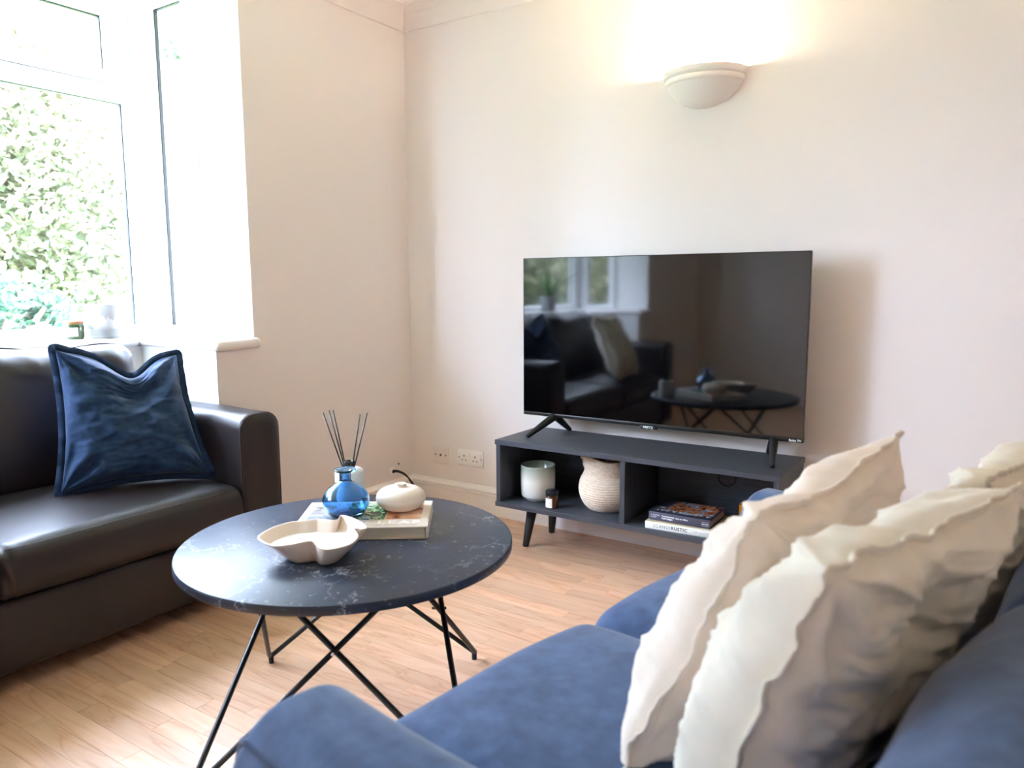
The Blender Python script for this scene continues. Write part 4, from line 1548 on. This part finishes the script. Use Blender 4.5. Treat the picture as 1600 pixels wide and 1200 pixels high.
rows = [(0.44, 0.0, 0.0), (0.50, 0.001, 0.0), (0.60, 0.010, 0.0), (0.74, 0.026, 0.0), (0.88, 0.044, 0.0), (0.985, 0.057, 0.0), (0.995, 0.0595, 0.0006), (0.99, 0.060, 0.002), (0.98, 0.0592, 0.0036), (0.96, 0.055, 0.0042),
        (0.86, 0.043, 0.0042), (0.74, 0.030, 0.004), (0.60, 0.018, 0.003), (0.46, 0.010, 0.002)]
V, F = [], []
n = len(ol)
for (s, z, off) in rows:
    # the rim rises at the back and dips at the front
    for p in ring_at(s, off):
        V.append((p[0], p[1], z * (1 + 0.9 * (p[1] - p[0] * 0.2))))
for j in range(len(rows) - 1):
    for i in range(n):
        F.append((j * n + i, j * n + (i + 1) % n, (j + 1) * n + (i + 1) % n, (j + 1) * n + i))
k0 = len(V)
V += [(cen[0], cen[1], 0.0), (cen[0], cen[1], 0.010)]
for i in range(n):
    F.append((k0, (i + 1) % n, i))
    F.append((k0 + 1, (len(rows) - 1) * n + i, (len(rows) - 1) * n + (i + 1) % n))
mesh('bowl', V, F, M['ceramic_gloss'], bo, True)
wq = ring_at(0.80, 0.004)
V = [(p[0], p[1], 0.0375) for p in wq] + [(cen[0], cen[1], 0.0378)]
mesh('wax', V, [(i, (i + 1) % n, n) for i in range(n)], M['wax'], bo)
for (x, y) in ((-0.02, 0.0), (0.055, -0.01)):
    tube('wick', [(x, y, 0.037), (x + 0.002, y, 0.043), (x + 0.005, y + 0.001, 0.047)], 0.0009, M['paper'], bo, 6)

# ------------------------------------------------------------------ things on the window sill
wj = vessel('lidded_jar', 'white stoneware bud jar with a short neck on the bay sill', 'jar', (-0.552, -1.482, SILL),
            [(0, 0), (0.040, 0), (0.0455, 0.004), (0.0475, 0.02), (0.0475, 0.042), (0.045, 0.050), (0.030, 0.058), (0.0165, 0.062), (0.015, 0.066), (0.0155, 0.071), (0.013, 0.0715), (0.0115, 0.066), (0.012, 0.058), (0, 0.055)], M['ceramic'])
gc = vessel('green_candle', 'green glass candle with a wooden lid and white label on the sill', 'candle', (-0.545, -1.365, SILL),
            [(0, 0), (0.034, 0), (0.0365, 0.003), (0.037, 0.052), (0.036, 0.060), (0, 0.060)], M['greenglass'], 'glass')
lathe('lid', [(0, 0.060), (0.0355, 0.060), (0.0365, 0.062), (0.0365, 0.071), (0.0355, 0.072), (0, 0.072)], M['oak'], gc, 40)
lathe('paper_label', [(0.0376, 0.012), (0.0376, 0.047)], M['paper'], gc, 24, math.radians(-90), math.radians(-4))
lb = MB()
for i, (wd, z) in enumerate(((0.30, 0.040), (0.22, 0.036), (0.26, 0.028), (0.32, 0.024), (0.20, 0.020))):
    a0 = math.radians(-47)
    for k in range(6):
        ta, tb = a0 + wd * (k / 3 - 1), a0 + wd * ((k + 1) / 3 - 1)
        r_ = 0.0379
        lb.add([(r_ * math.cos(ta), r_ * math.sin(ta), z), (r_ * math.cos(tb), r_ * math.sin(tb), z), (r_ * math.cos(tb), r_ * math.sin(tb), z + 0.0016), (r_ * math.cos(ta), r_ * math.sin(ta), z + 0.0016)], [(0, 1, 2, 3)])
lb.build('fine_print', M['ink'], gc)


def drip_mat():
    m, n, l, b = mk('dripped_grey_glaze')
    tc = n.new('ShaderNodeTexCoord')
    sp = n.new('ShaderNodeSeparateXYZ')
    l.new(tc.outputs['Object'], sp.inputs[0])
    mp = n.new('ShaderNodeMapping')
    mp.inputs['Scale'].default_value = (30, 30, 1.5)
    l.new(tc.outputs['Object'], mp.inputs['Vector'])
    t = n.new('ShaderNodeTexNoise')
    t.inputs['Scale'].default_value = 1.3
    t.inputs['Detail'].default_value = 1
    l.new(mp.outputs[0], t.inputs['Vector'])
    ma = n.new('ShaderNodeMath')
    ma.operation = 'MULTIPLY_ADD'
    ma.inputs[1].default_value = 0.16
    ma.inputs[2].default_value = -0.08
    l.new(t.outputs['Fac'], ma.inputs[0])
    ad = n.new('ShaderNodeMath')
    ad.operation = 'ADD'
    l.new(ma.outputs[0], ad.inputs[0])
    l.new(sp.outputs['Z'], ad.inputs[1])
    r = n.new('ShaderNodeValToRGB')
    r.color_ramp.interpolation = 'EASE'
    r.color_ramp.elements[0].position = 0.094
    r.color_ramp.elements[0].color = (*lin((214, 214, 212)), 1)
    r.color_ramp.elements[1].position = 0.102
    r.color_ramp.elements[1].color = (*lin((176, 176, 176)), 1)
    l.new(ad.outputs[0], r.inputs['Fac'])
    l.new(r.outputs['Color'], b.inputs['Base Color'])
    b.inputs['Roughness'].default_value = 0.15
    b.inputs['Coat Weight'].default_value = 0.6
    return m


pt = thing('window_planter', 'grey drip-glazed planter sitting in its saucer on the sill', 'planter', (-0.540, -1.240, SILL))
lathe('planter', [(0, 0.030), (0.069, 0.030), (0.074, 0.036), (0.076, 0.05), (0.076, 0.132), (0.0745, 0.134), (0.072, 0.132), (0.071, 0.05), (0, 0.045)], drip_mat(), pt, 56)
lathe('saucer', [(0, 0), (0.064, 0), (0.069, 0.003), (0.071, 0.010), (0.071, 0.040), (0.0735, 0.043), (0.070, 0.043), (0.067, 0.03), (0, 0.029)], mat('pale_grey_glaze', (196, 200, 200), 0.2, coat=0.5), pt, 56)

pp = thing('potted_plant', 'green strap-leaved plant in a grey pot on the sill', 'plant', (-0.548, -2.62, SILL))
lathe('pot', [(0, 0), (0.045, 0), (0.05, 0.004), (0.062, 0.11), (0.060, 0.112), (0.057, 0.10), (0, 0.095)], M['potgrey'], pp, 32)
rg = np.random.default_rng(5)
for k in range(14):
    a = k * 2.4
    L_ = rg.uniform(0.22, 0.34)
    b = rg.uniform(0.35, 0.95)
    V, F = [], []
    for i in range(8):
        q = i / 7
        c_ = Vector((math.cos(a), math.sin(a), 0)) * (L_ * b * q * (0.5 if math.cos(a) < 0 else 1.0)) + Vector((0, 0, 0.09 + L_ * (q - 0.45 * b * q * q)))
        sd = Vector((-math.sin(a), math.cos(a), 0)) * (0.013 * math.sin(PI * (0.12 + 0.88 * q) ** 0.8) + 0.0008)
        V += [c_ - sd, c_ + Vector((0, 0, -0.004)), c_ + sd]
        if i:
            j = i * 3
            F += [(j - 3, j - 2, j + 1, j), (j - 2, j - 1, j + 2, j + 1)]
    mesh('leaf', V, F, M['plantleaf'], pp, True)

# ------------------------------------------------------------------ wall fittings
sx, sz = 1.495, 1.888
sn = thing('wall_sconce', 'half-bowl plaster uplighter glowing on the wall above the television', 'wall light', (sx, 0, sz - 0.13))
RS = 0.158
pr = [(0.0, 0.0), (0.012, 0.0), (0.045, 0.004), (0.080, 0.018), (0.112, 0.042), (0.134, 0.068), (0.1420, 0.080), (0.1440, 0.0835), (0.1490, 0.0850), (0.1505, 0.0880), (0.1515, 0.1010), (0.1490, 0.1025), (0.1490, 0.1045), (0.1530, 0.1060), (0.158, 0.130), (0.1575, 0.1315), (0.152, 0.131),
      (0.146, 0.105), (0.128, 0.070), (0.106, 0.046), (0.076, 0.024), (0.04, 0.010), (0.0, 0.006)]
lathe('bowl', pr, M['plaster'], sn, 48, PI, 2 * PI, sy=0.88)
lathe('backplate', [(0, 0.03), (0.03, 0.03), (0.03, 0.10), (0, 0.10)], M['plaster'], sn, 20, PI, 2 * PI, sy=0.2)
lathe('lamp_holder', [(0, 0.030), (0.014, 0.030), (0.014, 0.062), (0, 0.062)], M['plaster'], sn, 20, center=(0, -0.058, 0))
lathe('bulb', [(0, 0.062), (0.010, 0.062), (0.020, 0.075), (0.023, 0.090), (0.018, 0.106), (0, 0.113)], M['bulb'], sn, 24, center=(0, -0.058, 0))
ld = bpy.data.lights.new('sconce_light', 'POINT')
ld.energy = 1.1
ld.color = (1.0, 0.86, 0.68)
ld.shadow_soft_size = 0.02
lo = bpy.data.objects.new('sconce_light', ld)
lo.location = (0, -0.058, 0.128)
lo.parent = sn
COL.objects.link(lo)

# aerial plate
ap = thing('aerial_socket', 'single white aerial wall plate beside the room corner', 'socket', (0.190, 0, 0.215))
bevelled('plate', (-0.0475, -0.008, 0), (0.0475, 0, 0.086), 0.003, mat('cream_plate', (234, 226, 219), 0.4), ap, 2)
for (x, r_) in ((-0.032, 0.0035), (0.0, 0.0055), (0.032, 0.0035)):
    tube('screw_hole' if r_ < 0.004 else 'aerial_port', [(x, -0.0072, 0.043), (x, -0.0088, 0.043)], r_, M['dark_hole'], ap, 12)
# double socket
ds = thing('double_socket', 'white double power socket with rocker switches beside the TV stand', 'socket', (0.374, 0, 0.222))
bevelled('plate', (-0.076, -0.010, 0), (0.076, 0, 0.083), 0.004, M['plastic_white'], ds, 2)
for cx_ in (-0.036, 0.030):
    for (x, z, w_, h_) in ((0, 0.050, 0.005, 0.010), (-0.011, 0.029, 0.0065, 0.005), (0.011, 0.029, 0.0065, 0.005)):
        MB().box((cx_ + x - w_ / 2, -0.0106, z - h_ / 2), (cx_ + x + w_ / 2, -0.0095, z + h_ / 2)).build('pin_slot', M['dark_hole'], ds)
for x in (-0.004, 0.060):
    bevelled('rocker_switch', (x - 0.006, -0.0145, 0.042), (x + 0.006, -0.009, 0.066), 0.0015, M['plastic_white'], ds, 2)
for x in (-0.066, 0.066):
    tube('screw_hole', [(x, -0.0095, 0.040), (x, -0.0107, 0.040)], 0.003, M['dark_hole'], ds, 10)
# cable outlet with two black cables
co = thing('cable_outlet', 'round white cable outlet on the wall by the corner', 'cable outlet', (0, -0.156, 0.180))
lathe('rosette', [(0, 0.008), (0.010, 0.008), (0.019, 0.006), (0.0235, 0.003), (0.024, 0), (0, 0)], M['plastic_white'], co, 32, deform=lambda V: np.stack([V[:, 2], V[:, 0], V[:, 1]], 1))
lathe('cable_hole', [(0, 0.0086), (0.0095, 0.0086), (0.0095, 0.0075), (0, 0.0075)], M['dark_hole'], co, 20, deform=lambda V: np.stack([V[:, 2], V[:, 0], V[:, 1]], 1))
for (dy, dz) in ((0.0, 0.003), (0.004, -0.004)):
    cb = tube('black_cable', catmull([(0.004, -0.156 + dy, 0.180 + dz), (0.035, -0.150 + dy, 0.182 + dz), (0.062, -0.125 + dy, 0.160 + dz), (0.075 + dy, -0.09 + dy, 0.105), (0.085 + dy, -0.06, 0.045), (0.115, -0.050 + dy * 2, 0.0045), (0.15, -0.052 + dy * 2, 0.0045)], 8), 0.0038, M['black_plastic'])
    tag(cb, 'thin black cable drooping from the cable outlet to the floor', 'cable', 'cables from the wall outlet')
hl = tube('drill_hole', [(-0.0005, -0.108, 0.208), (0.0008, -0.108, 0.208)], 0.0055, M['dark_hole'], None, 12)
tag(hl, 'small dark drill hole in the wall above the cable outlet', 'hole')
